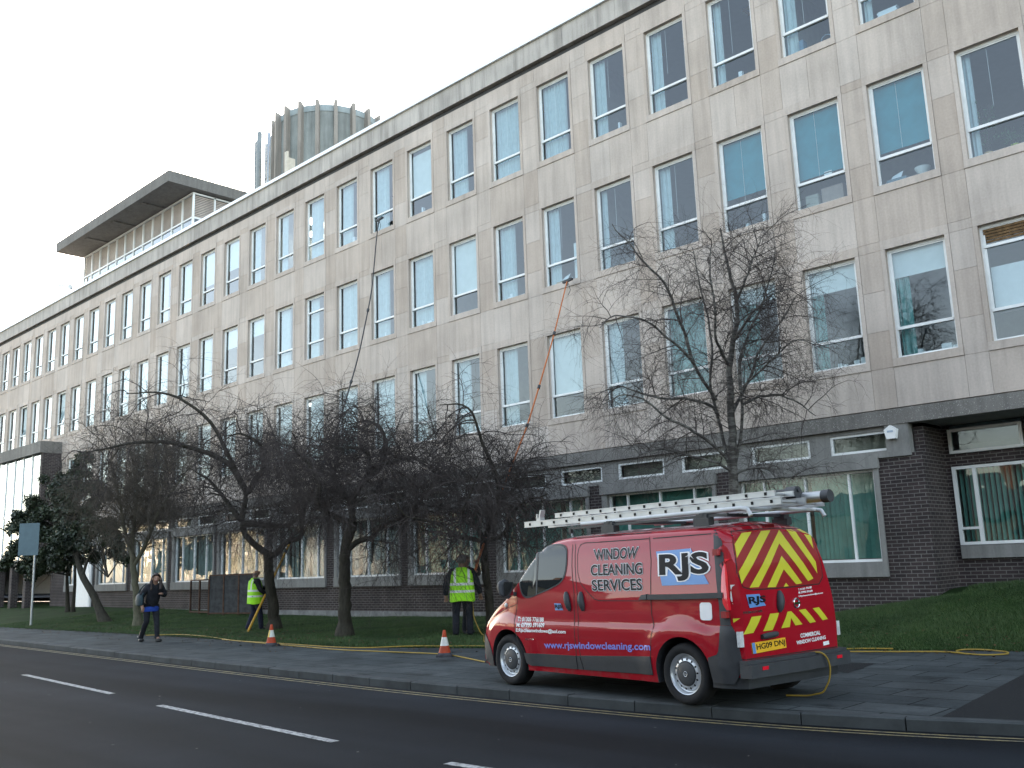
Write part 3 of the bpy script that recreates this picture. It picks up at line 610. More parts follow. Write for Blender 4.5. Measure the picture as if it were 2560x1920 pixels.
T_B=[
  ('trunk',[(-12.4, -5.2, 0.17), (-12.27, -5.3, 1.04), (-12.16, -5.4, 1.8), (-12.08, -5.43, 2.18), (-11.96, -5.41, 2.55), (-11.84, -5.38, 2.88)]),
  ('l',[(-11.84, -5.38, 2.88), (-11.97, -5.66, 2.94), (-12.02, -6.03, 3.11), (-12.03, -6.25, 3.36), (-11.84, -6.32, 3.77), (-11.89, -6.63, 4.23), (-11.93, -7.05, 4.59), (-11.94, -7.36, 4.66)]),
  ('l',[(-12.04, -5.4, 2.22), (-11.74, -5.3, 2.43), (-11.4, -5.14, 2.48), (-11.19, -5.13, 2.69), (-10.91, -4.92, 2.88), (-10.74, -4.63, 2.97), (-10.59, -4.31, 3.35), (-10.6, -4.16, 3.84)]),
  ('l',[(-11.84, -5.38, 2.88), (-11.85, -5.39, 3.41), (-11.7, -5.2, 3.8), (-11.5, -5.11, 4.17), (-11.4, -5.26, 4.55), (-11.57, -5.59, 4.66), (-11.63, -5.91, 4.58), (-11.85, -6.32, 4.82)]),
  ('l',[(-11.7, -5.2, 3.8), (-11.56, -4.76, 4.2), (-11.6, -4.53, 4.81), (-11.71, -4.62, 5.27), (-11.94, -4.89, 5.43), (-12.28, -5.19, 5.35)]),
  ('l',[(-11.87, -5.38, 3.32), (-12.57, -5.35, 3.86), (-13.03, -5.26, 4.52), (-13.42, -5.36, 5.07)]),
  ('l',[(-11.5, -5.11, 4.17), (-10.54, -5.07, 4.27), (-9.87, -5.14, 4.29), (-9.41, -5.06, 4.07)]),
]
T_Cc=[
  ('trunk',[(-9.08, -3.51, 0.24), (-9.0, -3.62, 0.95), (-8.96, -3.77, 1.68), (-8.9, -3.86, 2.23), (-8.83, -3.83, 2.36)]),
  ('l',[(-8.9, -3.87, 2.27), (-9.03, -4.16, 2.37), (-9.18, -4.46, 2.42), (-9.2, -4.67, 2.6), (-9.38, -4.88, 2.75), (-9.48, -5.14, 2.84), (-9.66, -5.47, 2.89), (-9.72, -5.76, 3.25)]),
  ('l',[(-8.84, -3.83, 2.3), (-8.6, -3.61, 2.35), (-8.35, -3.57, 2.56), (-8.18, -3.62, 2.87), (-7.95, -3.59, 3.04), (-7.65, -3.5, 3.25), (-7.31, -3.33, 3.27)]),
  ('l',[(-8.88, -3.86, 2.32), (-9.08, -3.84, 2.56), (-9.36, -3.89, 2.8), (-9.53, -3.98, 3.09), (-9.59, -4.03, 3.57), (-9.81, -4.21, 3.96), (-10.13, -4.43, 4.17)]),
  ('l',[(-8.83, -3.83, 2.36), (-8.85, -3.67, 2.77), (-8.66, -3.59, 3.13), (-8.48, -3.68, 3.58), (-8.47, -3.93, 4.03), (-8.49, -4.21, 4.48), (-8.45, -4.42, 4.92), (-8.4, -4.59, 5.18), (-8.56, -4.8, 5.38), (-8.9, -5.11, 5.36)]),
  ('l',[(-8.74, -3.64, 3.04), (-8.64, -2.97, 3.52), (-8.58, -2.6, 3.92), (-8.81, -2.62, 4.23)]),
  ('l',[(-9.11, -3.88, 2.6), (-8.82, -4.65, 2.85), (-8.17, -4.87, 3.34), (-7.84, -4.94, 3.74)]),
]
T_thin=[
  ('trunk',[(-24.95, -4.55, 0.18), (-24.82, -4.72, 1.29), (-24.75, -4.87, 2.09), (-24.71, -4.95, 2.55)]),
  ('l',[(-24.72, -4.94, 2.48), (-24.77, -5.16, 3.15), (-24.65, -5.47, 4.21), (-24.56, -5.74, 5.0), (-24.46, -5.95, 5.64), (-24.16, -5.76, 6.02)]),
  ('l',[(-24.74, -4.87, 2.15), (-24.37, -4.78, 2.6), (-23.94, -4.68, 3.25), (-23.58, -4.64, 3.89), (-22.79, -4.3, 4.9), (-22.26, -4.1, 5.52)]),
  ('l',[(-24.71, -4.95, 2.55), (-24.75, -4.9, 3.29), (-24.58, -4.88, 4.35), (-24.58, -4.99, 5.3), (-24.38, -4.83, 5.97)]),
  ('l',[(-24.71, -4.95, 2.55), (-24.97, -4.94, 3.16), (-24.78, -4.37, 4.38), (-24.47, -4.05, 5.33), (-24.45, -3.94, 6.03)]),
]
T_birch=[
  ('trunk',[(-3.05, -2.87, 0.45), (-2.87, -3.02, 1.67), (-2.66, -3.16, 2.95), (-2.6, -3.24, 3.45), (-2.52, -3.3, 3.95), (-2.44, -3.35, 4.46), (-2.4, -3.43, 4.89), (-2.35, -3.5, 5.34), (-2.2, -3.48, 5.83), (-2.08, -3.47, 6.22), (-2.03, -3.53, 6.59), (-2.06, -3.65, 6.97), (-2.06, -3.77, 7.43), (-2.05, -3.91, 7.96)]),
  ('l',[(-2.65, -3.25, 3.34), (-2.7, -3.29, 3.85), (-2.74, -3.35, 4.42), (-2.83, -3.38, 4.77), (-2.81, -3.46, 5.15), (-2.75, -3.41, 5.71), (-2.76, -3.45, 6.35), (-2.83, -3.6, 7.17), (-2.81, -3.75, 7.8)]),
  ('l',[(-2.64, -3.25, 3.37), (-2.65, -3.32, 3.61), (-2.78, -3.82, 3.93), (-2.92, -4.29, 4.16), (-3.09, -4.63, 4.28), (-3.18, -4.91, 4.5), (-3.22, -5.14, 4.65), (-3.41, -5.48, 4.74), (-3.64, -5.79, 4.56)]),
  ('l',[(-2.74, -3.35, 4.42), (-2.81, -3.48, 4.65), (-3.21, -3.77, 4.84), (-3.51, -4.06, 4.85), (-3.82, -4.24, 4.96), (-4.21, -4.53, 5.17), (-4.52, -4.78, 5.03)]),
  ('l',[(-2.73, -3.43, 4.74), (-2.74, -3.8, 5.08), (-2.79, -4.1, 5.47), (-2.86, -4.37, 5.7), (-2.93, -4.61, 5.84), (-3.04, -4.93, 6.1), (-3.15, -5.19, 6.18), (-3.41, -5.59, 6.21), (-3.59, -5.85, 5.98)]),
  ('l',[(-2.79, -4.1, 5.5), (-2.8, -4.24, 5.97), (-2.79, -4.44, 6.25), (-2.77, -4.69, 6.72), (-2.77, -4.88, 6.9), (-2.92, -5.26, 7.25), (-3.08, -5.51, 7.63), (-3.25, -5.75, 7.94)]),
  ('l',[(-2.58, -3.2, 3.41), (-2.44, -3.19, 3.86), (-2.31, -3.29, 4.18), (-2.17, -3.41, 4.57), (-2.11, -3.55, 4.83), (-1.95, -3.45, 4.99), (-1.72, -3.4, 5.14), (-1.42, -3.33, 5.4), (-1.07, -3.2, 5.66), (-0.86, -2.98, 5.57)]),
  ('l',[(-2.11, -3.55, 4.83), (-2.1, -3.56, 5.41), (-2.03, -3.23, 6.0), (-1.87, -2.95, 6.57), (-1.72, -2.81, 7.14), (-1.62, -2.68, 7.55)]),
  ('l',[(-2.59, -3.18, 3.26), (-2.45, -3.21, 3.34), (-2.2, -3.12, 3.4), (-1.94, -3.0, 3.35), (-1.77, -2.94, 3.19), (-1.52, -2.82, 3.1)]),
  ('l',[(-2.61, -3.22, 3.33), (-2.6, -3.37, 3.39), (-2.68, -3.75, 3.49), (-2.9, -4.12, 3.57), (-3.08, -4.46, 3.67), (-3.22, -4.74, 3.7), (-3.49, -5.11, 3.59)]),
  ('l',[(-2.17, -3.41, 4.57), (-2.06, -2.93, 4.77), (-1.87, -2.48, 4.83), (-1.66, -2.1, 4.68), (-1.52, -1.75, 4.41)]),
  ('l',[(-2.03, -3.53, 6.59), (-1.78, -3.65, 6.9), (-1.53, -3.66, 7.32), (-1.34, -3.71, 7.65)]),
  ('l',[(-2.35, -3.5, 5.34), (-2.14, -4.24, 5.71), (-1.88, -4.57, 6.29), (-1.81, -4.79, 6.84), (-1.66, -4.91, 7.31)]),
  ('l',[(-2.44, -3.35, 4.46), (-2.49, -2.58, 5.11), (-2.41, -2.13, 5.82), (-2.05, -1.68, 6.49), (-1.88, -1.39, 7.03)]),
  ('l',[(-2.2, -3.48, 5.83), (-1.68, -3.65, 6.17), (-1.21, -3.69, 6.45), (-0.83, -3.63, 6.53)]),
]
def tubes(P, Rr, n=3):
    """P (N,K,3) centre lines, Rr (N,K) radii -> verts, quads"""
    N, K, _ = P.shape
    D = np.empty_like(P); D[:, 1:-1] = P[:, 2:]-P[:, :-2]; D[:, 0] = P[:, 1]-P[:, 0]; D[:, -1] = P[:, -1]-P[:, -2]
    D /= np.linalg.norm(D, axis=2, keepdims=True)+1e-9
    ref = np.where(np.abs(D[:, :1, 2:3]) > .9, np.array([[[1., 0, 0]]]), np.array([[[0, 0, 1.]]]))
    A = np.cross(D, np.broadcast_to(ref, D.shape)); A /= np.linalg.norm(A, axis=2, keepdims=True)+1e-9; B = np.cross(D, A)
    V = np.empty((N, K, n, 3))
    for k in range(n):
        t = 2*math.pi*k/n; V[:, :, k] = P+(A*math.cos(t)+B*math.sin(t))*Rr[:, :, None]
    idx = np.arange(N*K*n).reshape(N, K, n); q = np.stack([idx[:, :-1], np.roll(idx[:, :-1], -1, 2), np.roll(idx[:, 1:], -1, 2), idx[:, 1:]], -1).reshape(-1, 4)
    return V.reshape(-1, 3), q
def quad_mesh(name, parts, mat, parent):
    V = np.concatenate([p[0] for p in parts]); off = 0; Q = []
    for v, q in parts: Q.append(q+off); off += len(v)
    Q = np.concatenate(Q); n = len(Q); me = bpy.data.meshes.new(name); me.vertices.add(len(V)); me.vertices.foreach_set('co', V.astype(np.float32).ravel())
    me.loops.add(n*4); me.loops.foreach_set('vertex_index', Q.astype(np.int32).ravel()); me.polygons.add(n)
    me.polygons.foreach_set('loop_start', np.arange(0, n*4, 4, dtype=np.int32)); me.polygons.foreach_set('loop_total', np.full(n, 4, dtype=np.int32)); me.polygons.foreach_set('use_smooth', np.ones(n, dtype=bool))
    me.materials.append(mat); me.update(); return link(name, me, parent)
def resample(pts, n):
    p = np.array(pts, float); d = np.r_[0, np.cumsum(np.linalg.norm(np.diff(p, axis=0), axis=1))]
    # smooth (Catmull-like) by dense linear + moving average
    q = np.linspace(0, d[-1], n*4); r = np.stack([np.interp(q, d, p[:, i]) for i in range(3)], 1); k = max(3, n//3)|1
    rp = np.pad(r, ((k//2, k//2), (0, 0)), mode='edge'); s = np.stack([np.convolve(rp[:, i], np.ones(k)/k, 'valid') for i in range(3)], 1)
    s[0] = p[0]; s[-1] = p[-1]; return s[np.linspace(0, len(s)-1, n).astype(int)]
def grow(P, Rr, per, length, K, spread, lift, droop, wig, r0, tmin=.15, taper=.35, along=.35):
    """children of the paths P: per each; start on parent, leave sideways, curve by lift then droop"""
    N, Kp, _ = P.shape; n = N*per; rng = RNG
    pi = np.repeat(np.arange(N), per); tt = tmin+(1-tmin)*rng.random(n); ft = tt*(Kp-1); i0 = np.minimum(ft.astype(int), Kp-2); fr = (ft-i0)[:, None]
    S = P[pi, i0]*(1-fr)+P[pi, i0+1]*fr; T = P[pi, i0+1]-P[pi, i0]; T /= np.linalg.norm(T, axis=1, keepdims=True)+1e-9
    rp = Rr[pi, i0]
    rd = rng.normal(0, 1, (n, 3)); rd -= T*(rd*T).sum(1, keepdims=True); rd /= np.linalg.norm(rd, axis=1, keepdims=True)+1e-9
    D = T*along+rd*spread; D[:, 2] += lift; D /= np.linalg.norm(D, axis=1, keepdims=True)
    L = length*rng.uniform(.5, 1.25, n); st = (L/(K-1))[:, None]; out = np.empty((n, K, 3)); out[:, 0] = S; pos = S.copy()
    for k in range(1, K):
        D = D+rng.normal(0, wig, (n, 3)); D[:, 2] -= droop*(k/K+.25); D /= np.linalg.norm(D, axis=1, keepdims=True)
        pos = pos+D*st; out[:, k] = pos
    out[:, :, 2] = np.maximum(out[:, :, 2], .5)
    rr = np.minimum(r0*rng.uniform(.7, 1.3, n), rp*.8)[:, None]*np.linspace(1, taper, K)[None]
    return out, rr
def bark(name, col, var=.3):
    m, t, b = newmat(name); v = coords(t, (9, 9, 2.2)); b.inputs['Roughness'].default_value = .9; b.inputs['Specular IOR Level'].default_value = .2
    n = noise(t, v, 1.5, 5, .7); t.links.new(mul(t, col, ramp(t, n, [(.3, 1-var), (.7, 1+var)])), b.inputs['Base Color']); bump(t, b, n, .8, .03); return m
M['bark'] = bark('tree_bark', (.042, .038, .029), .4); M['bark_thin'] = bark('slim_tree_bark', (.12, .115, .08), .35); M['twig'] = plain('twig_bark', (.062, .052, .048), .9, 0, .15, .25, 3); M['twig_pale'] = plain('pale_twig_bark', (.105, .09, .072), .9, 0, .15, .25, 3)
m, t, b = newmat('birch_bark'); v = coords(t, (3, 3, 14)); n = noise(t, v, 1.2, 4, .7); b.inputs['Roughness'].default_value = .8
t.links.new(mixc(t, ramp(t, n, [(.46, 0), (.56, 1)]), (.05, .045, .04), (.14, .135, .12)), b.inputs['Base Color']); M['birch'] = m
def make_tree(name, T, label, cat, r_trunk, r_limb, mats, spec, rl_min=.012, flare=1.6):
    base = T[0][1][0]; root = empty(name, base, label, cat, group=None); tb = []; LP = []; LR = []; bl = np.array(base)
    for k, pts in T:
        n = 26; p = resample(pts, n)
        if k == 'trunk':
            r = np.linspace(r_trunk, r_trunk*(.72 if len(T[0][1]) < 8 else .12), n); r[:4] *= np.linspace(flare, 1.05, 4); p[0, 2] -= .12
            p[1:-1] += RNG.normal(0, r_trunk*.08, (n-2, 3))
            v, q = tubes(p[None], r[None], 10)
            if len(T[0][1]) >= 8: LP.append(p[10:]); LR.append(r[10:])
        else:
            L = np.linalg.norm(np.diff(p, axis=0), axis=1).sum(); r0 = r_limb*min(1.0, .45+.16*L)
            r = r0*np.linspace(1, 0, n)**.8+rl_min; p[2:-1] += np.cumsum(RNG.normal(0, .006, (n-3, 3)), 0)
            v, q = tubes(p[None], r[None], 7); LP.append(p); LR.append(r)
        tb.append((v-bl, q))
    quad_mesh('trunk', tb, mats[0], root)
    K0 = 16; LPa = np.stack([resample(p, K0) for p in LP]); LRa = np.stack([np.interp(np.linspace(0, 1, K0), np.linspace(0, 1, len(r)), r) for r in LR])
    par, parR, tw = LPa, LRa, []
    for (per, length, K, spread, lift, droop, wig, r0, tmin, sides) in spec:
        ch, cr_ = grow(par, parR, per, length, K, spread, lift, droop, wig, r0, tmin); v, q = tubes(ch, cr_, sides); tw.append((v-bl, q)); par, parR = ch, cr_
    quad_mesh('crown', tw, mats[1], root); return root
WEEP = lambda a, b, c: [(a, 1.6, 11, 1.0, .12, .13, .17, .015, .12, 4), (b, 1.1, 9, .85, .02, .16, .15, .0066, .12, 3), (c, .7, 6, .7, -.05, .22, .14, .0040, .1, 3)]
make_tree('weeping_tree', T_A, 'gnarled weeping tree with forked trunk beside the bald man in yellow vest', 'tree', .17, .085, (M['bark'], M['twig']), WEEP(28, 9, 6))
make_tree('weeping_tree', T_B, 'middle weeping tree with thick straight trunk and tangled flat crown', 'tree', .165, .075, (M['bark'], M['twig']), WEEP(30, 9, 6))
make_tree('weeping_tree', T_Cc, 'small weeping tree beside the red van front and the two men', 'tree', .11, .055, (M['bark'], M['twig']), WEEP(25, 9, 5))
make_tree('weeping_tree', T_thin, 'slim pale weeping tree with upright fans of fine twigs behind the woman', 'tree', .13, .06, (M['bark_thin'], M['twig_pale']), [(34, 1.9, 10, .6, .45, .10, .09, .016, .1, 4), (11, 1.2, 8, .5, .05, .16, .12, .008, .1, 3), (6, .75, 6, .5, -.1, .16, .15, .0055, .1, 3)])
make_tree('birch_tree', T_birch, 'tall bare birch tree with fine drooping twigs standing behind the red van', 'tree', .135, .029, (M['birch'], M['twig']), [(14, 1.0, 9, .8, .3, .10, .11, .010, .12, 4), (8, .75, 8, .75, .1, .15, .13, .0046, .12, 3), (6, .5, 6, .65, 0, .2, .13, .0028, .1, 3)], .008, 1.3)
# evergreen
m, t, b = newmat('evergreen_leaf'); v = coords(t); n = noise(t, v, 1.6, 3); b.inputs['Roughness'].default_value = .55
t.links.new(mixc(t, ramp(t, n, [(.35, 0), (.65, 1)]), (.012, .020, .010), (.032, .046, .020)), b.inputs['Base Color']); M['evergreen'] = m
def evergreen(base, limbs, blobs, label, n):
    root = empty('evergreen_tree', base, label, 'tree'); bl = np.array(base); tb = []; LP = []; LR = []
    for pts, r0 in limbs:
        p = resample(pts, 20); r = np.linspace(r0, r0*.3, 20); r[:3] *= np.linspace(1.7, 1.1, 3); v, q = tubes(p[None], r[None], 8); tb.append((v-bl, q)); LP.append(p[8:]); LR.append(r[8:])
    quad_mesh('trunk', tb, M['bark'], root)
    sub = []
    for bc, br in blobs:
        for _ in range(9):
            d = RNG.normal(0, 1, 3); d /= np.linalg.norm(d); d *= np.array([1.05, .85, .8]); sub.append((tuple(np.array(bc)+d*br*RNG.uniform(.45, 1.0)), br*RNG.uniform(.22, .42)))
    main, blobs = blobs, sub
    c = np.array([x[0] for x in blobs]); rr = np.array([x[1] for x in blobs]); k = RNG.choice(len(blobs), n, p=rr**2.2/np.sum(rr**2.2)); d = RNG.normal(0, 1, (n, 3)); d /= np.linalg.norm(d, axis=1, keepdims=True)
    ctr = c[k]+d*(rr[k]*RNG.random(n)**.45)[:, None]*np.array([1, .8, .75]); cl = RNG.integers(0, 700, n); off = RNG.normal(0, .28, (700, 3)); ctr = ctr+RNG.normal(0, .06, (n, 3))
    u = RNG.normal(0, 1, (n, 3)); u /= np.linalg.norm(u, axis=1, keepdims=True); w = np.cross(u, RNG.normal(0, 1, (n, 3))); w /= np.linalg.norm(w, axis=1, keepdims=True); s = RNG.uniform(.05, .11, n)[:, None]
    P = np.stack([ctr-u*s, ctr-w*s*.45, ctr+u*s, ctr+w*s*.45], 1)-bl; tri_mesh('crown', P.reshape(-1, 3), M['evergreen'], root, 4)
    c = np.array([x[0] for x in main]); blobs = main; st = np.stack([np.stack([c[i]*(1-q)+(np.array(base)+[0, 0, 1.6])*q for q in np.linspace(1, 0, 8)]) for i in range(len(blobs))]); ch, cr_ = grow(st, np.full(st.shape[:2], .03), 10, 1.3, 7, .9, .2, .05, .15, .012, .4); v1 = tubes(st, np.full(st.shape[:2], .03)*np.linspace(1, .4, 8), 4); v2 = tubes(ch, cr_, 3)
    quad_mesh('branches', [(v1[0]-bl, v1[1]), (v2[0]-bl, v2[1])], M['bark'], root)
evergreen((-28.69,-4.03,.23), [([(-28.69,-4.03,.1),(-29.22,-4.29,1.16),(-29.74,-4.55,1.9),(-30.2,-4.6,2.6),(-30.8,-4.5,3.6),(-31.2,-4.4,5.0)], .16), ([(-29.74,-4.55,1.9),(-29.6,-4.4,2.6),(-29.2,-4.2,3.2)], .07)],
  [((-31.4,-4.3,5.8),.75),((-30.6,-4.0,5.0),.9),((-31.9,-4.6,5.0),.9),((-30.2,-4.0,3.9),1.0),((-31.4,-4.5,4.0),1.1),((-29.6,-3.9,3.1),.8),((-30.8,-4.6,3.0),1.0),((-28.4,-3.6,2.7),.5),((-31.0,-4.2,6.5),.35)], 'dark evergreen tree leaning on a bent trunk by the white door panel', 26000)
evergreen((-37.8,-1.85,.38), [([(-37.8,-1.85,.2),(-37.9,-1.9,1.5),(-38.0,-2.0,3.5)], .11), ([(-37.4,-1.8,.2),(-37.3,-1.8,1.6),(-37.2,-1.9,3.3)], .10)],
  [((-36.93,-4.22,3.89),1.0),((-36.1,-3.77,5.22),1.0),((-37.37,-4.32,2.71),.8),((-36.45,-3.52,3.01),1.1),((-35.52,-3.03,4.5),1.1),((-36.7,-4.17,4.56),.9),((-35.62,-3.48,5.88),.8),((-36.83,-3.66,2.3),.8),((-35.73,-2.78,2.81),1.0),((-36.07,-3.47,4.19),1.1)], 'dark evergreen tree on two straight stems behind the grey road sign', 24000)
# ------------------------------------------------------------------ the red van  (local x: front -> rear, -y: side facing the road)
VAN = empty('delivery_van', (-3.051, -8.796, KH), 'red window cleaning van with yellow chevrons on its rear and ladders on top', 'van', rz=-.12)
def paint(name, col, rough=.55, coat=1.0):
    m, t, b = newmat(name); b.inputs['Base Color'].default_value = (*col, 1); b.inputs['Roughness'].default_value = rough; b.inputs['Specular IOR Level'].default_value = .08
    b.inputs['Coat Weight'].default_value = coat; b.inputs['Coat Roughness'].default_value = .02; v = coords(t)
    c = mul(t, col, ramp(t, noise(t, v, 3, 4), [(.3, .93), (.7, 1.05)])); sp = nd(t, 'ShaderNodeSeparateXYZ'); t.links.new(v, sp.inputs[0])
    mr = nd(t, 'ShaderNodeMapRange'); mr.inputs[1].default_value = .62; mr.inputs[2].default_value = .28; t.links.new(sp.outputs[2], mr.inputs[0])
    dm = nd(t, 'ShaderNodeMath', operation='MULTIPLY'); t.links.new(mr.outputs[0], dm.inputs[0]); t.links.new(ramp(t, noise(t, v, 5, 5, .7), [(.48, 0), (.8, .5)]), dm.inputs[1])
    t.links.new(mixc(t, dm.outputs[0], c, (.10, .085, .07)), b.inputs['Base Color'])
    n = nd(t, 'ShaderNodeBump'); n.inputs['Strength'].default_value = .03; n.inputs['Distance'].default_value = .02; t.links.new(noise(t, v, 2.2, 2), n.inputs['Height']); t.links.new(n.outputs[0], b.inputs['Coat Normal'])
    return m
M['red'] = paint('red_paint', (.315, .0018, .011)); M['trim'] = plain('black_plastic', (.035, .038, .042), .55, 0, .4, .15, 8, 0, .15); M['rubber'] = plain('tyre_rubber', (.018, .018, .019), .85, 0, .25, .2, 12)
M['gap_crease'] = plain('panel_gap_crease_shade', (.008, .001, .002), .7); M['vglass'] = plain('dark_glass', (.008, .011, .012), .02, 0, .5, .0); M['silver'] = plain('silver_wheel_paint', (.52, .54, .56), .35, .6, .5, .06, 5); M['alu'] = plain('ladder_aluminium', (.40, .41, .41), .42, .6, .5, .1, 5)
M['vblack'] = plain('black_vinyl', (.008, .008, .009), .5, 0, .15); M['vwhite'] = plain('white_vinyl', (.78, .78, .78), .4, var=.03); M['vblue'] = plain('blue_vinyl', (.11, .25, .52), .35, var=.05); M['vviolet'] = plain('violet_vinyl', (.20, .22, .62), .4, var=.05); M['vgrey'] = plain('grey_vinyl', (.42, .42, .43), .4)
M['yellow_refl'] = plain('yellow_reflective', (.55, .52, .03), .35, 0, .5, .05, 4, .5); M['chev_red'] = plain('red_reflective', (.26, .006, .008), .35, 0, .5, .06, 4, .5); M['lamp_red'] = plain('red_lens', (.75, .008, .025), .12, 0, .7, .1, 9, 1); M['lamp_clear'] = plain('clear_lens', (.55, .56, .56), .08, 0, .7, .25, 14, 1); M['amber'] = plain('amber_lens', (.6, .2, .02), .1, 0, .7)
M['plate'] = plain('number_plate_yellow', (.75, .42, .02), .4, var=.04); M['chrome'] = plain('chrome', (.75, .76, .78), .12, 1)
HZ = [.2,.45,.72,.80,.87,1.0,1.15,1.4,1.7,1.82,1.95]; HW = [.90,.937,.953,.953,.938,.938,.934,.908,.862,.833,.79]
RZ = [.2,.3,.6,.9,1.15,1.5,1.8,1.92,2.02]; RX = [4.74,4.76,4.765,4.775,4.755,4.70,4.62,4.56,4.50]
hwz = lambda z: float(np.interp(z, HZ, HW)); rxz = lambda z: float(np.interp(z, RZ, RX))
TOP = [(0,.50),(.02,.66),(.06,.80),(.12,.89),(.17,.945),(.30,1.05),(.44,1.13),(.60,1.21),(.72,1.29),(.95,1.47),(1.23,1.72),(1.40,1.84),(1.52,1.905),(1.69,1.955),(1.95,1.985),(2.6,2.0),(4.2,2.0),(4.45,1.995),(4.62,1.96),(4.76,1.90)]
def topz(x): return float(np.interp(x, [a for a, _ in TOP], [b for _, b in TOP]))
def fade(x): return min(1, max(0, (1.8-x)/1.5))
def tp(x): return 1-.10*max(0, (.95-x)/.95)**2
def van_body():
    xs = [0,.015,.04,.08,.13,.2]+[.2+.05*i for i in range(1, 34)]+[1.85+.08*i for i in range(1, 33)]; xs = [x for x in xs if x < 4.30]+[4.30,4.38,4.44,4.5,4.55,4.6,4.64,4.68,4.71,4.735,4.75,4.76]
    NS, NF, NT = 30, 7, 7; rings = []
    for x in xs:
        zt = topz(x); zb = .22 if x > .1 else .26; rr = .19 if x > 1.6 else .10+.09*min(1, x/1.6); zs = max(zt-rr, zb+.1); ring = []
        tau = max(0, (x-4.30)/.46)
        def P(y, z):
            ya = y*(tp(x))
            c = max(0, (x-4.52)/.24); ya *= 1-.085*c**2.6
            xa = x+.22*fade(x)*min(1, abs(ya)/.95)**2 if tau == 0 else 4.30+tau*(rxz(z)-4.30)
            if tau > 0: xa -= .05*(abs(ya)/.95)**4*tau
            for cx in (.833, 3.931):                                   # wheel arch flare
                d = math.hypot(xa-cx, z-.335)
                if abs(y) > .7 and z < zs+.02: ya += math.copysign(.020*max(0, min(1, (.63-d)/.07)), y)
            return (xa, ya, z)
        zl = [zb+(zs-zb)*i/NS for i in range(NS+1)]
        if zs > 1.6: zl = sorted([.22,.28,.34,.40,.45,.5,.56,.62,.67,.72,.76,.80,.825,.85,.87,.9,.95,1.0,1.08,1.15,1.22,1.3,1.4,1.5,1.58,1.64,1.7,1.75]+[zs-.02, zs, (1.75+zs-.02)/2])
        half = [P(-hwz(z), z) for z in zl]; h = hwz(zs)
        for i in range(1, NF+1):
            a = math.pi/2*i/(NF+1)*.9; half.append(P(-h*math.cos(a)**.42, zs+(zt-.035-zs)*math.sin(a)**.62))
        y1 = h*math.cos(math.pi/2*NF/(NF+1)*.9)**.42*.86
        for i in range(NT+1):
            q = 1-i/NT; half.append(P(-y1*q, zt-.035*q*q))
        ring = half+[(p[0], -p[1], p[2]) for p in reversed(half[:-1])]
        rings.append(ring)
    n = len(rings[0]); mb = MB()
    for r in rings: mb.v += r
    for i in range(len(rings)-1):
        for k in range(n-1): mb.f.append((i*n+k, (i+1)*n+k, (i+1)*n+k+1, i*n+k+1))
        mb.f.append((i*n+n-1, (i+1)*n+n-1, (i+1)*n, i*n))
    for e in (0, len(rings)-1):
        for k in range((n-1)//2): mb.f.append((e*n+k, e*n+k+1, e*n+n-2-k, e*n+n-1-k) if k < (n-1)//2-1 else (e*n+k, e*n+k+1, e*n+n-1-k))
    mb.mi = [0]*len(mb.f); mb.t = [1.0]*len(mb.f)
    return mb
_b = van_body().build('body', M['red'], None)
bm = bmesh.new(); bm.from_mesh(_b.data); bmesh.ops.remove_doubles(bm, verts=bm.verts, dist=.0004); bmesh.ops.recalc_face_normals(bm, faces=bm.faces)
BV = BVHTree.FromBMesh(bm); bm.to_mesh(_b.data); bm.free()
cut = MB()
for cx in (.833, 3.931):
    for sy in (-1, 1): cut.lathe([(.001, .58), (.405, .58), (.405, 1.2), (.001, 1.2)], (cx, 0, .335), 'Y', 48) if sy < 0 else cut.lathe([(.001, -1.2), (.405, -1.2), (.405, -.58), (.001, -.58)], (cx, 0, .335), 'Y', 48)
_c = cut.build('cutter', M['trim'])
bm = bmesh.new(); bm.from_mesh(_c.data); bmesh.ops.remove_doubles(bm, verts=bm.verts, dist=.002); bmesh.ops.recalc_face_normals(bm, faces=bm.faces); bm.to_mesh(_c.data); bm.free()
_b.data.materials.append(M['trim']); mo = _b.modifiers.new('b', 'BOOLEAN'); mo.object = _c; mo.operation = 'DIFFERENCE'; mo.solver = 'EXACT'
dg = bpy.context.evaluated_depsgraph_get(); me = bpy.data.meshes.new_from_object(_b.evaluated_get(dg))
bpy.data.objects.remove(_b); bpy.data.objects.remove(_c); me.name = 'body'
me.materials.clear(); me.materials.append(M['red']); me.materials.append(M['trim'])
for p in me.polygons:
    c = p.center; p.material_index = 1 if (c.z < .24 or (c.z < .36 and c.x > 4.3) or (any(math.hypot(c.x-cx, c.z-.335) < .4065 for cx in (.833, 3.931)) and (abs(c.y) < .90 or abs(p.normal.y) < .5))) else 0
me.polygons.foreach_set('use_smooth', [True]*len(me.polygons)); me.set_sharp_from_angle(angle=R(28))
BODY = link('body', me, VAN)
def hit(p, d): r = BV.ray_cast(Vector(p), Vector(d).normalized()); return r[0], r[1]
def proj_side(x, z, off):
    p, n = hit((x, -3, z), (0, 1, 0))
    if p is None: p, n = hit((min(max(x, .2), 4.7), -3, z), (0, 1, 0))
    if p is None: return Vector((x, -.8, z))
    return Vector((p.x, p.y-off, p.z))
def proj_rear(y, z, off):
    for _ in range(30):
        p, n = hit((8, y, z), (-1, 0, 0))
        if p is not None and p.x > 4.35: return Vector((p.x+off, y, z))
        y *= .985
    return Vector((rxz(z), y, z))
def proj_front(y, z, off):
    p, n = hit((-3, y, z), (1, 0, 0))
    return p+Vector((-off, 0, off*.3)) if p is not None else Vector((.3, y, z))
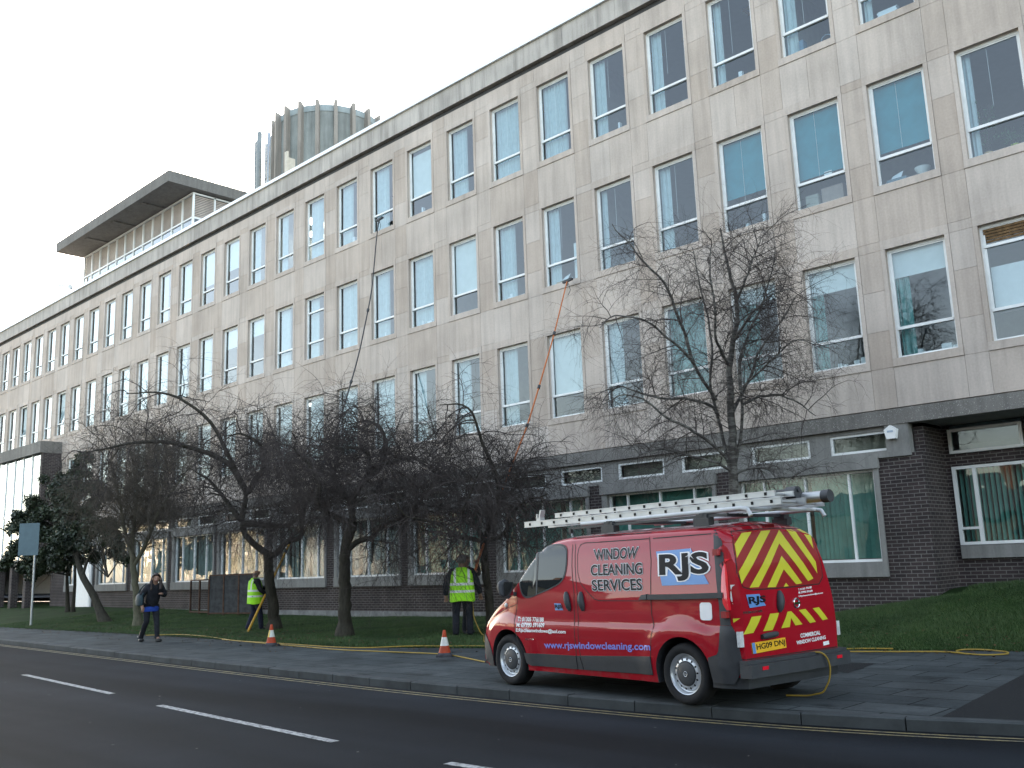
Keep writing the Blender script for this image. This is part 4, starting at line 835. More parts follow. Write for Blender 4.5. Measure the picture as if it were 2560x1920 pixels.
def overlay(name, polys, mat, pj, off, parent=None, step=.06, thick=0, smooth=True):
    """flat polygons (2-D, body coordinates) laid on the body surface"""
    bm = bmesh.new()
    for poly in polys:
        try: bm.faces.new([bm.verts.new((a, 0, b)) for a, b in poly])
        except ValueError: pass
    if step:
        bmesh.ops.triangulate(bm, faces=bm.faces)
        xs = [v.co.x for v in bm.verts]; zs = [v.co.z for v in bm.verts]
        for ax, lo, hi, s in ((0, min(xs), max(xs), step*1.6), (2, min(zs), max(zs), step)):
            q = math.ceil(lo/s)*s
            while q < hi:
                co = [0, 0, 0]; co[ax] = q; no = [0, 0, 0]; no[ax] = 1
                bmesh.ops.bisect_plane(bm, geom=bm.verts[:]+bm.edges[:]+bm.faces[:], dist=1e-5, plane_co=co, plane_no=no); q += s
    fl = {v: (v.co.x, v.co.z) for v in bm.verts}; rim = [e for e in bm.edges if e.is_boundary] if thick else []
    for v in bm.verts: v.co = pj(v.co.x, v.co.z, off)
    low = {}
    for e in rim:
        for v in e.verts:
            if v not in low: low[v] = bm.verts.new(pj(*fl[v], -.001))
    for e in rim: a, c = e.verts; bm.faces.new((a, c, low[c], low[a]))
    bmesh.ops.recalc_face_normals(bm, faces=bm.faces)
    me = bpy.data.meshes.new(name); bm.to_mesh(me); bm.free(); me.materials.append(mat)
    if smooth: me.polygons.foreach_set('use_smooth', [True]*len(me.polygons)); me.set_sharp_from_angle(angle=R(35))
    return link(name, me, parent or VAN)
def band(pts, w):                                # thin strips along a 2-D polyline
    out = []
    for (a, b), (c, d) in zip(pts, pts[1:]):
        L = math.hypot(c-a, d-b) or 1; nx, nz = -(d-b)/L*w/2, (c-a)/L*w/2; out.append([(a-nx, b-nz), (c-nx, d-nz), (c+nx, d+nz), (a+nx, b+nz)])
    return out
def rpoly(x0, x1, z0, z1, r, n=5):
    out = []
    for cx, cz, a0 in ((x1-r, z1-r, 0), (x0+r, z1-r, 90), (x0+r, z0+r, 180), (x1-r, z0+r, 270)):
        out += [(cx+r*math.cos(R(a0+90*i/n)), cz+r*math.sin(R(a0+90*i/n))) for i in range(n+1)]
    return out
def dense(pts, n=40):
    p = np.array(pts+[pts[0]]); d = np.r_[0, np.cumsum(np.linalg.norm(np.diff(p, axis=0), axis=1))]; q = np.linspace(0, d[-1], n, endpoint=False); r = np.stack([np.interp(q, d, p[:, i]) for i in (0, 1)], 1)
    for _ in range(2): r = .25*np.roll(r, 1, 0)+.5*r+.25*np.roll(r, -1, 0)
    return [tuple(x) for x in r]
_FC = {}
def lettering(name, text, quad, mat, pj, off, parent, bold=0.0, step=None, shear=0):
    """text stretched over the 4 corners (top-left, top-right, bottom-right, bottom-left) given in body coordinates"""
    cu = bpy.data.curves.new('t', 'FONT'); cu.body = text; cu.offset = 0; cu.resolution_u = 4; cu.shear = shear
    o = bpy.data.objects.new('t', cu); COL.objects.link(o); dg = bpy.context.evaluated_depsgraph_get(); dg.update()
    base = bpy.data.meshes.new_from_object(o.evaluated_get(dg)); bx = [v.co.x for v in base.vertices]; bz = [v.co.y for v in base.vertices]; x0, x1, z0, z1 = min(bx), max(bx), min(bz), max(bz)
    if bold:
        cu.offset = bold; dg.update(); me = bpy.data.meshes.new_from_object(o.evaluated_get(dg))
    else: me = base
    bpy.data.objects.remove(o)
    bm = bmesh.new(); bm.from_mesh(me); bmesh.ops.triangulate(bm, faces=bm.faces)
    tl, tr, br, bl = [Vector(q) for q in quad]
    for v in bm.verts:
        u, w = (v.co.x-x0)/(x1-x0), (v.co.y-z0)/(z1-z0); p = (bl*(1-u)+br*u)*(1-w)+(tl*(1-u)+tr*u)*w; v.co = (p.x, 0, p.y)
    if step:
        zs = [v.co.z for v in bm.verts]; q = math.ceil(min(zs)/step)*step
        while q < max(zs): bmesh.ops.bisect_plane(bm, geom=bm.verts[:]+bm.edges[:]+bm.faces[:], dist=1e-5, plane_co=(0, 0, q), plane_no=(0, 0, 1)); q += step
    for v in bm.verts: v.co = pj(v.co.x, v.co.z, off)
    me = bpy.data.meshes.new(name); bm.to_mesh(me); bm.free(); me.materials.append(mat); return link(name, me, parent or VAN)
S_, R_ = proj_side, proj_rear
# cab window, doors, seams
WIN = [(1.071,1.505),(1.184,1.60),(1.328,1.705),(1.453,1.79),(1.547,1.825),(1.683,1.848),(1.809,1.85),(1.929,1.842),(1.99,1.815),(2.022,1.76),(2.031,1.627),(2.025,1.481),(1.991,1.394),(1.906,1.329),(1.695,1.257),(1.478,1.198),(1.327,1.153),(1.219,1.149),(1.156,1.176),(1.105,1.267),(1.07,1.382)]
wd = dense(WIN, 60); cxw = sum(a for a, _ in wd)/60; czw = sum(b for _, b in wd)/60
cab = [(2.09,1.93),(2.103,1.80),(2.12,1.55),(2.185,1.2),(2.185,.52),(2.185,.30),(1.30,.285),(1.19,.45),(1.06,.62),(1.0,.86),(1.05,1.09),(1.03,1.30),(1.03,1.50),(1.30,1.73),(1.46,1.84),(1.62,1.90)]
o = overlay('cab_door', band(cab+[cab[0]], .011), M['gap_crease'], S_, .0022)
g = overlay('door_window', [[(cxw+(a-cxw)*1.0, czw+(b-czw)*1.0) for a, b in wd]], M['trim'], S_, .007, o, .035)
overlay('pane', [[(cxw+(a-cxw)*.955, czw+(b-czw)*.935) for a, b in wd]], M['vglass'], S_, .010, g, .035)
overlay('window_divider', band([(1.437,1.765),(1.452,1.566),(1.463,1.2)], .03), M['trim'], S_, .013, g)
def handle(x0, z1, x1, z0, parent):
    k = MB(); p = [proj_side(x0+(x1-x0)*i/6, z1+(z0-z1)*i/6, .018-.012*abs(i-3)/3) for i in range(7)]; k.tube(p, [.02,.036,.042,.043,.042,.036,.02], 10); return k.build('door_handle', M['trim'], parent, True)
handle(2.035, 1.232, 2.11, 1.0, o)
sd = [(2.13,1.905),(2.16,1.784),(2.18,1.55),(2.243,1.22),(2.255,.9),(2.25,.52),(2.29,.29),(3.455,.30),(3.465,.50),(3.502,.756),(3.53,.85),(3.503,.964),(3.49,1.588),(3.43,1.915)]
o2 = overlay('sliding_door', band(sd+[sd[0]], .011), M['gap_crease'], S_, .0022); handle(2.31, 1.232, 2.355, 1.0, o2)
pr = [(2.665,1.836),(2.338,1.839),(2.255,1.82),(2.222,1.775),(2.213,1.70),(2.234,1.477),(2.299,1.333),(2.432,1.227),(2.561,1.143),(2.642,1.126),(3.34,1.127)]
overlay('pressing_line', band(pr, .010)+band([(2.6,1.838),(3.43,1.843)], .012)+band([(3.5,1.843),(4.37,1.856)], .012), M['gap_crease'], S_, .0015)  # shade in the pressed creases drawn as dark strips, no open joint here
overlay('sill_trim', [[(1.187,.44),(1.215,.315),(1.29,.285),(2.18,.285),(2.18,.45)], [(2.195,.45),(2.195,.287),(2.285,.287),(2.25,.455)], [(2.265,.455),(2.30,.287),(3.466,.301),(3.46,.505)]], M['trim'], S_, .012, None, .05, -.012)
k = MB(); p = [proj_side(x, z, .022) for x, z in ((3.40,1.165),(3.47,1.172),(3.9,1.176),(4.3,1.186),(4.555,1.193))]
for a, b in zip(p[1:], p[2:]): k.bar(a, b, .03, .058)
k.build('door_rail', M['trim']  , VAN)
overlay('rail_cap', [[(3.335,1.14),(3.38,1.195),(3.455,1.205),(3.46,1.145)]], M['trim'], S_, .04, None, .05, -.04)
overlay('fuel_flap', [rpoly(4.225, 4.39, .925, 1.115, .035)], M['vwhite'], S_, .006, None, .05, -.006)
k = MB(); c = proj_side(.80, 1.055, .006); k.lathe([(.03, -.02), (.032, 0), (.02, .016), (.001, .018)], c, 'Y', 14); k.build('side_indicator', M['lamp_clear'], VAN, True)
overlay('bonnet_crease', band([(.45,.895),(.62,.945),(.80,1.01),(1.03,1.068)], .008), M['gap_crease'], S_, .0015)  # shade along the bonnet fold drawn as a dark strip
# front
overlay('front_bumper', [[(.10,.24),(.10,.64),(.23,.66),(.30,.60),(.36,.545),(.405,.45),(.43,.36),(.43,.24)]], M['trim'], S_, .012, None, .05, -.012)
overlay('bumper_face', [[(-.86,.26),(.86,.26),(.86,.60),(.4,.56),(-.4,.56),(-.86,.60)]], M['trim'], proj_front, .022, None, .05, -.01)
overlay('windscreen', [[(-.56,1.30),(.56,1.30),(.52,1.76),(.36,1.82),(-.36,1.82),(-.52,1.76)]], M['vglass'], proj_front, .008)
for s in (-1, 1): overlay('headlight', [[(s*.50,.72),(s*.78,.74),(s*.80,.90),(s*.62,1.0),(s*.52,.88)]], M['lamp_clear'], proj_front, .006)
overlay('grille', [[(-.44,.66),(.44,.66),(.44,.78),(-.44,.78)]], M['trim'], proj_front, .006)
# mirrors
for s in (-1, 1):
    k = MB(); c = Vector((.98, s*1.06, 1.28)); prof = []
    for i in range(9):
        a = -1+2*i/8; q = (1-abs(a)**2.6)**.5+.02; prof.append((c+Vector((.02*(1-a*a)*-2+.03*a*-1, 0, .135*a)), q))
    base = len(k.v)
    for p, q in prof:
        for j in range(12):
            t = 2*math.pi*j/12; k.v.append((p.x+.075*q*math.cos(t)*(1.25 if math.cos(t) < 0 else .55), p.y+.105*q*math.sin(t), p.z))
    for i in range(8):
        for j in range(12): q = base+i*12; k.f.append((q+j, q+(j+1) % 12, q+12+(j+1) % 12, q+12+j)); k.mi.append(0); k.t.append(1)
    k.f.append(tuple(range(base, base+12))); k.f.append(tuple(range(base+96, base+108))); k.mi += [0, 0]; k.t += [1, 1]
    k.bar((1.0, s*.88, 1.2), (.99, s*1.02, 1.22), .06, .05); mo_ = k.build('door_mirror', M['trim'], VAN, True, 50)
    g = MB(); g.add([(1.026, s*.98, 1.19), (1.026, s*1.14, 1.19), (1.026, s*1.14, 1.37), (1.026, s*.98, 1.37)], [(0,1,2,3)]); g.build('mirror_glass', M['chrome'], mo_)
# corner trim, rear
def corner(name, zs, xsf, ydf, mat, off, parent=None, n=10, sgn=1, thick=0):
    bm = bmesh.new(); rows = []
    zq = ([zs[0]]+list(zs)+[zs[-1]]) if thick else zs
    for ri, z in enumerate(zq):
        xs, yd = xsf(z), ydf(z); o = Vector((4.05, 0, z)); p0 = proj_side(xs, z, 0); p1 = proj_rear(yd, z, 0); a0 = math.atan2(p0.y-o.y, p0.x-o.x); a1 = math.atan2(p1.y-o.y, p1.x-o.x); row = []
        cs = ([0]+list(range(n+1))+[n]) if thick else list(range(n+1))
        for ci, i in enumerate(cs):
            of = -.001 if thick and (ri in (0, len(zq)-1) or ci in (0, len(cs)-1)) else off
            a = a0+(a1-a0)*i/n; d = Vector((math.cos(a), math.sin(a), 0)); p, nn = hit(o+d*4, -d); p = p if p is not None else o+d*.9; row.append(bm.verts.new(Vector((p.x+d.x*of, sgn*(p.y+d.y*of), z))))
        rows.append(row)
    for r0, r1 in zip(rows, rows[1:]):
        for i in range(len(r0)-1): bm.faces.new((r0[i], r0[i+1], r1[i+1], r1[i]))
    bmesh.ops.recalc_face_normals(bm, faces=bm.faces)
    me = bpy.data.meshes.new(name); bm.to_mesh(me); bm.free(); me.materials.append(mat); me.polygons.foreach_set('use_smooth', [True]*len(me.polygons)); me.set_sharp_from_angle(angle=R(35)); return link(name, me, parent or VAN)
lin = lambda T: (lambda z: float(np.interp(z, [a for a, _ in T], [b for _, b in T])))
YD = lin([(.28,-.90),(.49,-.88),(.89,-.925),(1.08,-.925),(1.18,-.92),(1.57,-.885),(1.79,-.845),(1.92,-.80)])
zr = lambda a, b, n: [a+(b-a)*i/n for i in range(n+1)]
for sg in (1, -1):
    corner('corner_trim', zr(.875, 1.90, 24), lin([(.87,4.49),(1.08,4.492),(1.25,4.471),(1.51,4.441),(1.71,4.415),(1.86,4.40),(1.90,4.44)]), YD, M['trim'], .004, sgn=sg, thick=-.003)
    bmp = corner('corner_bumper', zr(.27, .872, 16), lin([(.27,4.34),(.52,4.31),(.545,4.31),(.575,4.45),(.80,4.487),(.872,4.488)]), YD, M['trim'], .016, sgn=sg, thick=-.012)
    tl = corner('tail_light', zr(1.035, 1.575, 22), lin([(1.035,4.585),(1.10,4.545),(1.25,4.525),(1.40,4.53),(1.5,4.545),(1.55,4.575),(1.575,4.62)]), lin([(1.0,-.915),(1.18,-.912),(1.575,-.868)]), M['lamp_red'], .014, sgn=sg, thick=-.008)
    corner('clear_lens', zr(1.10, 1.30, 10), lin([(1.10,4.655),(1.15,4.632),(1.22,4.63),(1.28,4.645),(1.30,4.67)]), lin([(1.10,-.905),(1.3,-.89)]), M['lamp_clear'], .02, tl, sgn=sg)
    for z in (1.65, .99):
        k = MB(); p = proj_rear(-.93 if z < 1.2 else -.895, z, 0); p = Vector((p.x-.01, p.y*sg, z)); k.obox(p, (1, 0, 0), (0, 1, 0), (0, 0, 1), .035, .055, .034); k.build('door_hinge', M['chev_red'], VAN)
    k = MB(); p = Vector((4.715, -.905*sg, .735)); k.obox(p, (1, 0, 0), (0, 1, 0), (0, 0, 1), .022, .03, .08); k.build('reversing_lamp', M['lamp_clear'], bmp)
k = MB(); k.box(4.70, 4.845, -.93, .93, .34, .475); k.box(4.70, 4.80, -.93, .93, .477, .515); bp_ = k.build('rear_bumper', M['trim'], VAN)
for y in (-.69, .70): k = MB(); k.box(4.84, 4.852, y-.05, y+.05, .415, .45); k.build('reflector', M['lamp_red'], bp_)
seam = [(-.80,1.925),(-.845,1.79),(-.885,1.57),(-.925,1.18),(-.93,.89),(-.89,.525)]
o3 = overlay('rear_door', band(seam, .010)+band([(-a, b) for a, b in seam], .010)+band([(-.89,.525),(.89,.525)], .012)+band([(-.80,1.925),(0,1.955),(.80,1.925)], .008), M['gap_crease'], R_, .003)
overlay('window_recess', band([(-.74,1.82),(-.68,1.875),(0,1.905),(.68,1.905),(.735,1.87),(.77,1.55),(.745,1.33),(.64,1.25),(0,1.235),(-.62,1.235),(-.78,1.27),(-.83,1.42),(-.78,1.72),(-.74,1.82)], .012), M['gap_crease'], R_, .002, o3)  # shade at the edge of the recess drawn as a dark outline
overlay('chevron_ground', [[(-.735,1.83),(-.68,1.87),(0,1.898),(.68,1.898),(.73,1.86),(.763,1.55),(.738,1.335),(.635,1.257),(0,1.243),(-.61,1.243),(-.77,1.28),(-.822,1.42),(-.775,1.72)]], M['chev_red'], R_, .0025, o3)
CH = [[(-.577,1.853),(-.394,1.866),(-.782,1.58),(-.753,1.732)], [(-.219,1.873),(-.037,1.882),(-.795,1.305),(-.804,1.436)], [(.13,1.885),(.057,1.729),(-.508,1.261),(-.671,1.261)], [(.13,1.885),(.544,1.317),(.428,1.29),(.057,1.729)],
      [(.275,1.888),(.424,1.89),(.664,1.504),(.646,1.37)], [(.567,1.895),(.67,1.895),(.73,1.816),(.70,1.655)], [(.031,1.589),(.008,1.438),(-.206,1.249),(-.357,1.252)], [(.031,1.589),(.304,1.272),(.185,1.262),(.008,1.438)], [(-.002,1.288),(.037,1.25),(-.058,1.246)]]
overlay('chevron_stripes', CH, M['yellow_refl'], R_, .005, o3)
CH2 = [[(-.718,.956),(-.545,.959),(-.705,.79),(-.879,.783)], [(-.389,.97),(-.226,.97),(-.367,.795),(-.537,.794)], [(-.066,.974),(-.021,.905),(-.049,.807),(-.209,.804)], [(-.065,.974),(.005,.975),(.192,.822),(.056,.817),(-.021,.905)], [(.148,.98),(.28,.985),(.452,.832),(.336,.826)], [(.421,.985),(.545,.99),(.696,.848),(.589,.841)], [(-.915,.947),(-.878,.951),(-.915,.904)]]
overlay('lower_stripes', CH2, M['yellow_refl'], R_, .005, o3)
k = MB(); p = [proj_rear(-.16-.055*i/6, 1.205-.225*i/6, .02-.012*abs(i-3)/3) for i in range(7)]; k.tube(p, [.02,.04,.047,.048,.047,.04,.02], 10); k.build('door_handle', M['trim'], o3, True)
k = MB(); p = [proj_rear(-.58+.27*i/5, .738+.016*i/5, .02) for i in range(6)]; k.tube(p, [.026,.032,.033,.033,.032,.026], 10); k.build('grab_handle', M['trim'], o3, True)
k = MB(); k.obox(proj_rear(.02, 1.935, .0), (1, 0, 0), (0, 1, 0), (0, 0, 1), .03, .085, .02); k.build('brake_light', plain('dark_red_lens', (.12, .004, .006), .1, 0, .7), o3)
# badge: ring with a bar, model lettering, plate
k = MB(); c = proj_rear(.126, 1.058, .006); pts = [c+Vector((0, .052*math.cos(2*math.pi*i/24), .052*math.sin(2*math.pi*i/24))) for i in range(25)]; k.tube(pts, .009, 8, cap=False); k.obox(c+Vector((.004, 0, 0)), (1, 0, 0), (0, 1, 0), (0, 0, 1), .006, .06, .012); bd = k.build('maker_badge', M['chrome'], o3, True)
lettering('lettering', 'PRIMASTAR', [(-.847,1.017),(-.514,1.021),(-.516,.997),(-.846,.993)], M['chrome'], R_, .006, o3, .02)
pl = overlay('number_plate', [[(-.756,.686),(-.157,.702),(-.146,.593),(-.741,.574)]], M['plate'], R_, .012, None, 0, -.008, False)
overlay('plate_flash', [[(-.756,.686),(-.703,.6875),(-.688,.5756),(-.741,.574)]], M['vblue'], R_, .0135, pl, 0)
lettering('lettering', 'HG09 DNJ', [(-.682,.668),(-.175,.684),(-.166,.611),(-.668,.593)], M['vblack'], R_, .0140, pl, .02)
# livery
def sign3(lines, pj, parent):
    for t_, q in lines:
        lettering('lettering_outline', t_, q, M['vgrey'], pj, .0045, parent, .06, .07); lettering('lettering', t_, q, M['vblack'], pj, .0065, parent, .016, .07)
sign3([('WINDOW', [(2.51,1.746),(3.271,1.753),(3.252,1.625),(2.548,1.62)]), ('CLEANING', [(2.475,1.558),(3.345,1.565),(3.36,1.438),(2.49,1.43)]), ('SERVICES', [(2.506,1.374),(3.35,1.381),(3.363,1.252),(2.528,1.248)])], S_, VAN)
def rjs(box, quad, pj, parent, s=1.0, off=.004):
    o = overlay('logo_panel', [box], M['vblue'], pj, off, parent, .05)
    if s > .5: lettering('lettering_outline', 'RJS', quad, M['vwhite'], pj, off+.003, o, .075, .05)
    lettering('lettering', 'RJS', quad, M['vblack'], pj, off+.006, o, .035 if s > .5 else .03, .05 if s > .5 else None); return o
lo = rjs([(3.564,1.689),(4.089,1.707),(4.361,1.313),(3.675,1.299)], [(3.635,1.644),(4.318,1.655),(4.355,1.366),(3.66,1.358)], S_, VAN)
st = []
for a, L in ((80, .085), (140, .06), (200, .075), (260, .12), (320, .085), (20, .05)):
    d = (math.cos(R(a)), math.sin(R(a))); q = (-d[1]*.007, d[0]*.007); st.append([(4.084-q[0], 1.636-q[1]), (4.084+d[0]*L, 1.636+d[1]*L), (4.084+q[0], 1.636+q[1])])
overlay('sparkle', st, M['vwhite'], S_, .013, lo, 0)
rjs([(1.805,1.089),(1.935,1.087),(1.977,1.004),(1.826,1.002)], [(1.825,1.072),(1.965,1.07),(1.965,1.018),(1.832,1.016)], S_, VAN, .3)
rjs([(-.759,1.19),(-.528,1.189),(-.443,1.061),(-.733,1.05)], [(-.728,1.163),(-.435,1.168),(-.448,1.08),(-.728,1.073)], R_, VAN, .4, .006)
for t_, q in (('T: 01305 776188', [(1.073,.905),(1.592,.905),(1.588,.855),(1.069,.851)]), ('M: 07990 591609', [(1.068,.83),(1.612,.835),(1.61,.785),(1.064,.779)]), ('E:Rjscleanwindows@aol.com', [(1.056,.762),(2.027,.762),(2.018,.705),(1.049,.70)])):
    lettering('lettering', t_, q, M['vwhite'], S_, .005, VAN, .03)
lettering('lettering', 'www.rjswindowcleaning.com', [(1.588,.600),(3.478,.655),(3.468,.55),(1.597,.495)], M['vviolet'], S_, .005, VAN, .022)
lettering('lettering', 'dCi 115', [(1.23,.635),(1.39,.637),(1.39,.614),(1.23,.612)], M['chrome'], S_, .005, VAN, .01)
for t_, q in (('COMMERCIAL', [(.14,.721),(.526,.728),(.527,.687),(.141,.677)]), ('WINDOW CLEANING', [(.056,.647),(.624,.668),(.626,.630),(.063,.608)]), ('T: 01305 776188', [(.20,1.213),(.473,1.230),(.463,1.208),(.198,1.193)]), ('M: 07990 591609', [(.198,1.180),(.473,1.190),(.47,1.168),(.196,1.158)]), ('E:Rjscleanwindows@aol.com', [(.189,1.139),(.672,1.157),(.673,1.135),(.184,1.117)])):
    lettering('lettering', t_, q, M['vwhite'], R_, .006, VAN, .03)
overlay('dealer_sticker', [[(.57,.60),(.685,.606),(.69,.565),(.572,.558)]], M['vwhite'], R_, .006, None, 0)
# wheels
def wheel(x, y, s):
    w = empty('wheel', (0, 0, 0), None, None); w.parent = VAN; w.location = (x, y, .335); w.rotation_euler = (0, 0, 0 if s < 0 else math.pi)
    k = MB(); k.lathe([(.205,.10),(.215,.035),(.245,.012),(.29,.004),(.315,.018),(.330,.04),(.335,.06),(.335,.18),(.325,.2),(.29,.215),(.21,.20),(.205,.10)], (0, .0, 0), 'Y', 56)
    for i in range(len(k.v)): k.v[i] = (k.v[i][0], -k.v[i][1]-.0, k.v[i][2])
    t = k.build('tyre', M['rubber'], w, True, 40)
    k = MB(); k.lathe([(.214,.028),(.222,.022),(.214,.034),(.205,.06),(.196,.075),(.186,.078),(.178,.060),(.165,.046),(.142,.040),(.134,.046),(.128,.06)], (0, 0, 0), 'Y', 56)
    for i in range(len(k.v)): k.v[i] = (k.v[i][0], -k.v[i][1], k.v[i][2])
    r = k.build('rim', M['silver'], w, True, 30)
    k = MB()
    for j in range(14):
        a = 2*math.pi*j/14+.1; d = Vector((math.cos(a), 0, math.sin(a))); c = d*.1595+Vector((0, .0405, 0)); e = Vector((-math.sin(a), 0, math.cos(a)))
        k.add([c+d*.0135*math.cos(2*math.pi*i/10)+e*.011*math.sin(2*math.pi*i/10)+Vector((0, .004*math.cos(2*math.pi*i/10), 0)) for i in range(10)], [tuple(range(10))])
    k.build('vent_hole', M['vblack'], r)
    k = MB(); k.lathe([(.132,.048),(.128,.036),(.115,.030),(.04,.026),(.0,.025)], (0, 0, 0), 'Y', 40)
    for i in range(len(k.v)): k.v[i] = (k.v[i][0], -k.v[i][1], k.v[i][2])
    cp = k.build('hub_cap', M['trim'], w, True, 40)
    k = MB(); k.tube([(.026*math.cos(2*math.pi*i/16), .022, .026*math.sin(2*math.pi*i/16)) for i in range(17)], .003, 5, cap=False); k.box(-.03, .03, .018, .024, -.004, .004); k.build('hub_badge', M['silver'], cp)
    k = MB(); k.lathe([(.2,.09),(.001,.09)], (0, 0, 0), 'Y', 24)
    for i in range(len(k.v)): k.v[i] = (k.v[i][0], -k.v[i][1], k.v[i][2])
    k.build('brake_disc', M['dark'], w)
for x in (.833, 3.931): wheel(x, -.938, -1); wheel(x, .938, 1)
k = MB(); k.box(.4, 4.6, -.7, .7, .22, .3); k.tube([(4.5,.35,.27),(4.72,.35,.27)], .03, 8); k.build('underbody', M['dark'], VAN)
# roof bars
k = MB()
for x in (2.70, 4.20):
    for s in (-1, 1):
        k.obox((x, s*.74, 2.0), (1, 0, 0), (0, 1, .2), (0, 0, 1), .11, .05, .045); k.obox((x, s*.73, 2.055), (1, 0, 0), (0, 1, 0), (0, 0, 1), .075, .045, .03)
    k.bar((x, -.78, 2.075), (x, .78, 2.075), .05, .035)
    k.tube([(x-.02, -.62, 2.07), (x-.02, -.62, 2.21)], .011, 8)
k.bar((1.98, -.74, 2.04), (4.55, -.74, 2.06), .035, .03); k.bar((1.97, -.74, 1.975), (1.97, -.74, 2.05), .04, .04)
rk = k.build('roof_rack', M['dark'], VAN)
k = MB()
for s in (-1, 1): k.tube([(2.14, s*.70, 2.085), (3.4, s*.70, 2.10), (4.70, s*.70, 2.117), (4.79, s*.70, 2.10), (4.83, s*.70, 2.03)], .026, 10)
k.tube([(4.72, -.7, 2.115), (4.72, .7, 2.115)], .022, 8); k.tube([(2.3, -.7, 2.09), (2.3, .7, 2.09)], .02, 8)
k.build('load_rail', plain('rail_coating', (.45, .46, .46), .4), rk, True)
VM = Matrix.Translation((-3.051, -8.796, KH)) @ Matrix.Rotation(-.12, 4, 'Z')
def on_van(o): o.matrix_world = VM; return o
def ladder(label, x0, x1, y0, y1, z0, z1, h, n, rung0):
    r = empty('ladder', (0, 0, 0), label, 'ladder', group='ladders on the van roof'); r.matrix_world = VM @ Matrix.Translation((x0, (y0+y1)/2, z0))
    w = (y1-y0)/2; L = x1-x0; dz = z1-z0
    for s in (-1, 1):
        k = MB(); k.bar((0, s*w, 0), (L, s*w, dz), .026, h); k.bar((0, s*(w+.008), h*.42), (L, s*(w+.008), dz+h*.42), .02, .012); k.bar((0, s*(w+.008), -h*.42), (L, s*(w+.008), dz-h*.42), .02, .012)
        q = k.build('stile', M['alu'], r); e = MB()
        for i in range(n):
            x = rung0+(L-2*rung0)*i/(n-1); e.obox((x, s*(w+.015), dz*x/L), (1, 0, 0), (0, 1, 0), (0, 0, 1), .014, .006, .017)
        e.build('rung_end', M['vblack'], q)
    k = MB()
    for i in range(n):
        x = rung0+(L-2*rung0)*i/(n-1); k.tube([(x, -w, dz*x/L), (x, w, dz*x/L)], .015, 8)
    k.build('rungs', M['alu'], r)
ladder('long aluminium ladder lying lowest on the van roof rack', .90, 5.18, -.62, -.18, 2.143, 2.167, .082, 17, .12)
ladder('shorter aluminium ladder lying on top of the long ladder on the van', 1.475, 5.06, -.55, -.22, 2.237, 2.258, .06, 14, .12)
ladder('aluminium ladder on the far side of the van roof beside the pole tube', 1.1, 4.95, .12, .52, 2.165, 2.175, .075, 15, .12)
tb = empty('pole_tube', (0, 0, 0), 'grey storage tube with black end caps sticking out over the van rear', 'tube'); tb.matrix_world = VM
k = MB(); k.tube([(2.6, -.02, 2.20), (5.34, -.02, 2.215)], .062, 16); k.build('tube', M['alu'], tb, True, 40)
k = MB(); k.tube([(5.30, -.02, 2.214), (5.39, -.02, 2.215)], .07, 16); k.tube([(5.0, -.02, 2.211), (5.05, -.02, 2.211)], .074, 16); k.build('end_cap', M['trim'], tb, True, 40)
tb2 = empty('pole_bundle', (0, 0, 0), 'dark bundle of folded poles strapped between the ladders on the van', 'poles'); tb2.matrix_world = VM
k = MB()
for y, z, x1 in ((-.13, 2.30, 5.08), (-.17, 2.245, 5.02), (-.09, 2.265, 5.0)): k.tube([(2.2, y, z-.02), (x1, y, z)], .024, 10)
k.tube([(4.93, -.13, 2.27), (5.06, -.13, 2.27)], .075, 14); k.build('poles', M['trim'], tb2, True, 40)
k = MB(); k.obox((0, 0, 0), (1, 0, 0), (0, 1, 0), (0, 0, 1), .045, .04, .02); k.obox((.035, 0, .06), (.3, 0, 1), (0, 1, 0), (1, 0, -.3), .06, .04, .012); k.obox((-.03, 0, .03), (.1, 0, 1), (0, 1, 0), (1, 0, -.1), .04, .04, .012)
cl = k.build('ladder_clamp', M['alu']); cl.matrix_world = VM @ Matrix.Translation((1.15, -.55, 2.21)); tag(cl, 'small metal clamp bracket at the front end of the long ladder', 'clamp')
# ------------------------------------------------------------------ people
def skin(name, nodes, edges, mat, parent, lvl=2, root=None):
    me = bpy.data.meshes.new(name); keys = list(nodes); ix = {k: i for i, k in enumerate(keys)}
    me.from_pydata([nodes[k][0] for k in keys], [(ix[a], ix[b]) for a, b in edges], []); o = link(name, me); o.modifiers.new('s', 'SKIN')
    for k, sv in zip(keys, me.skin_vertices[0].data):
        r = nodes[k][1]; sv.radius = (r, r) if not hasattr(r, '__len__') else r; sv.use_root = (k == root)
    ss = o.modifiers.new('u', 'SUBSURF'); ss.levels = lvl; ss.render_levels = lvl
    dg = bpy.context.evaluated_depsgraph_get(); m2 = bpy.data.meshes.new_from_object(o.evaluated_get(dg)); bpy.data.objects.remove(o); m2.name = name
    m2.materials.clear(); m2.materials.append(mat); m2.polygons.foreach_set('use_smooth', [True]*len(m2.polygons)); return link(name, m2, parent)
M['skin'] = plain('skin', (.25, .145, .10), .55, 0, .4, .1, 9); M['cloth_black'] = plain('black_cloth', (.014, .015, .019), .85, 0, .2, .35, 9, 0, .3); M['cloth_navy'] = plain('navy_cloth', (.017, .019, .036), .85, 0, .2, .35, 9, 0, .3)
M['cloth_blue'] = plain('blue_top', (.015, .045, .24), .8, 0, .2, .2, 9); M['hair_grey'] = plain('grey_hair', (.16, .145, .135), .8, 0, .2, .35, 30, 0, .8); M['hair_dark'] = plain('dark_brown_hair', (.022, .012, .010), .55, 0, .4, .4, 24, 0, .6); M['shoe'] = plain('black_shoe', (.012, .012, .012), .5, 0, .4)
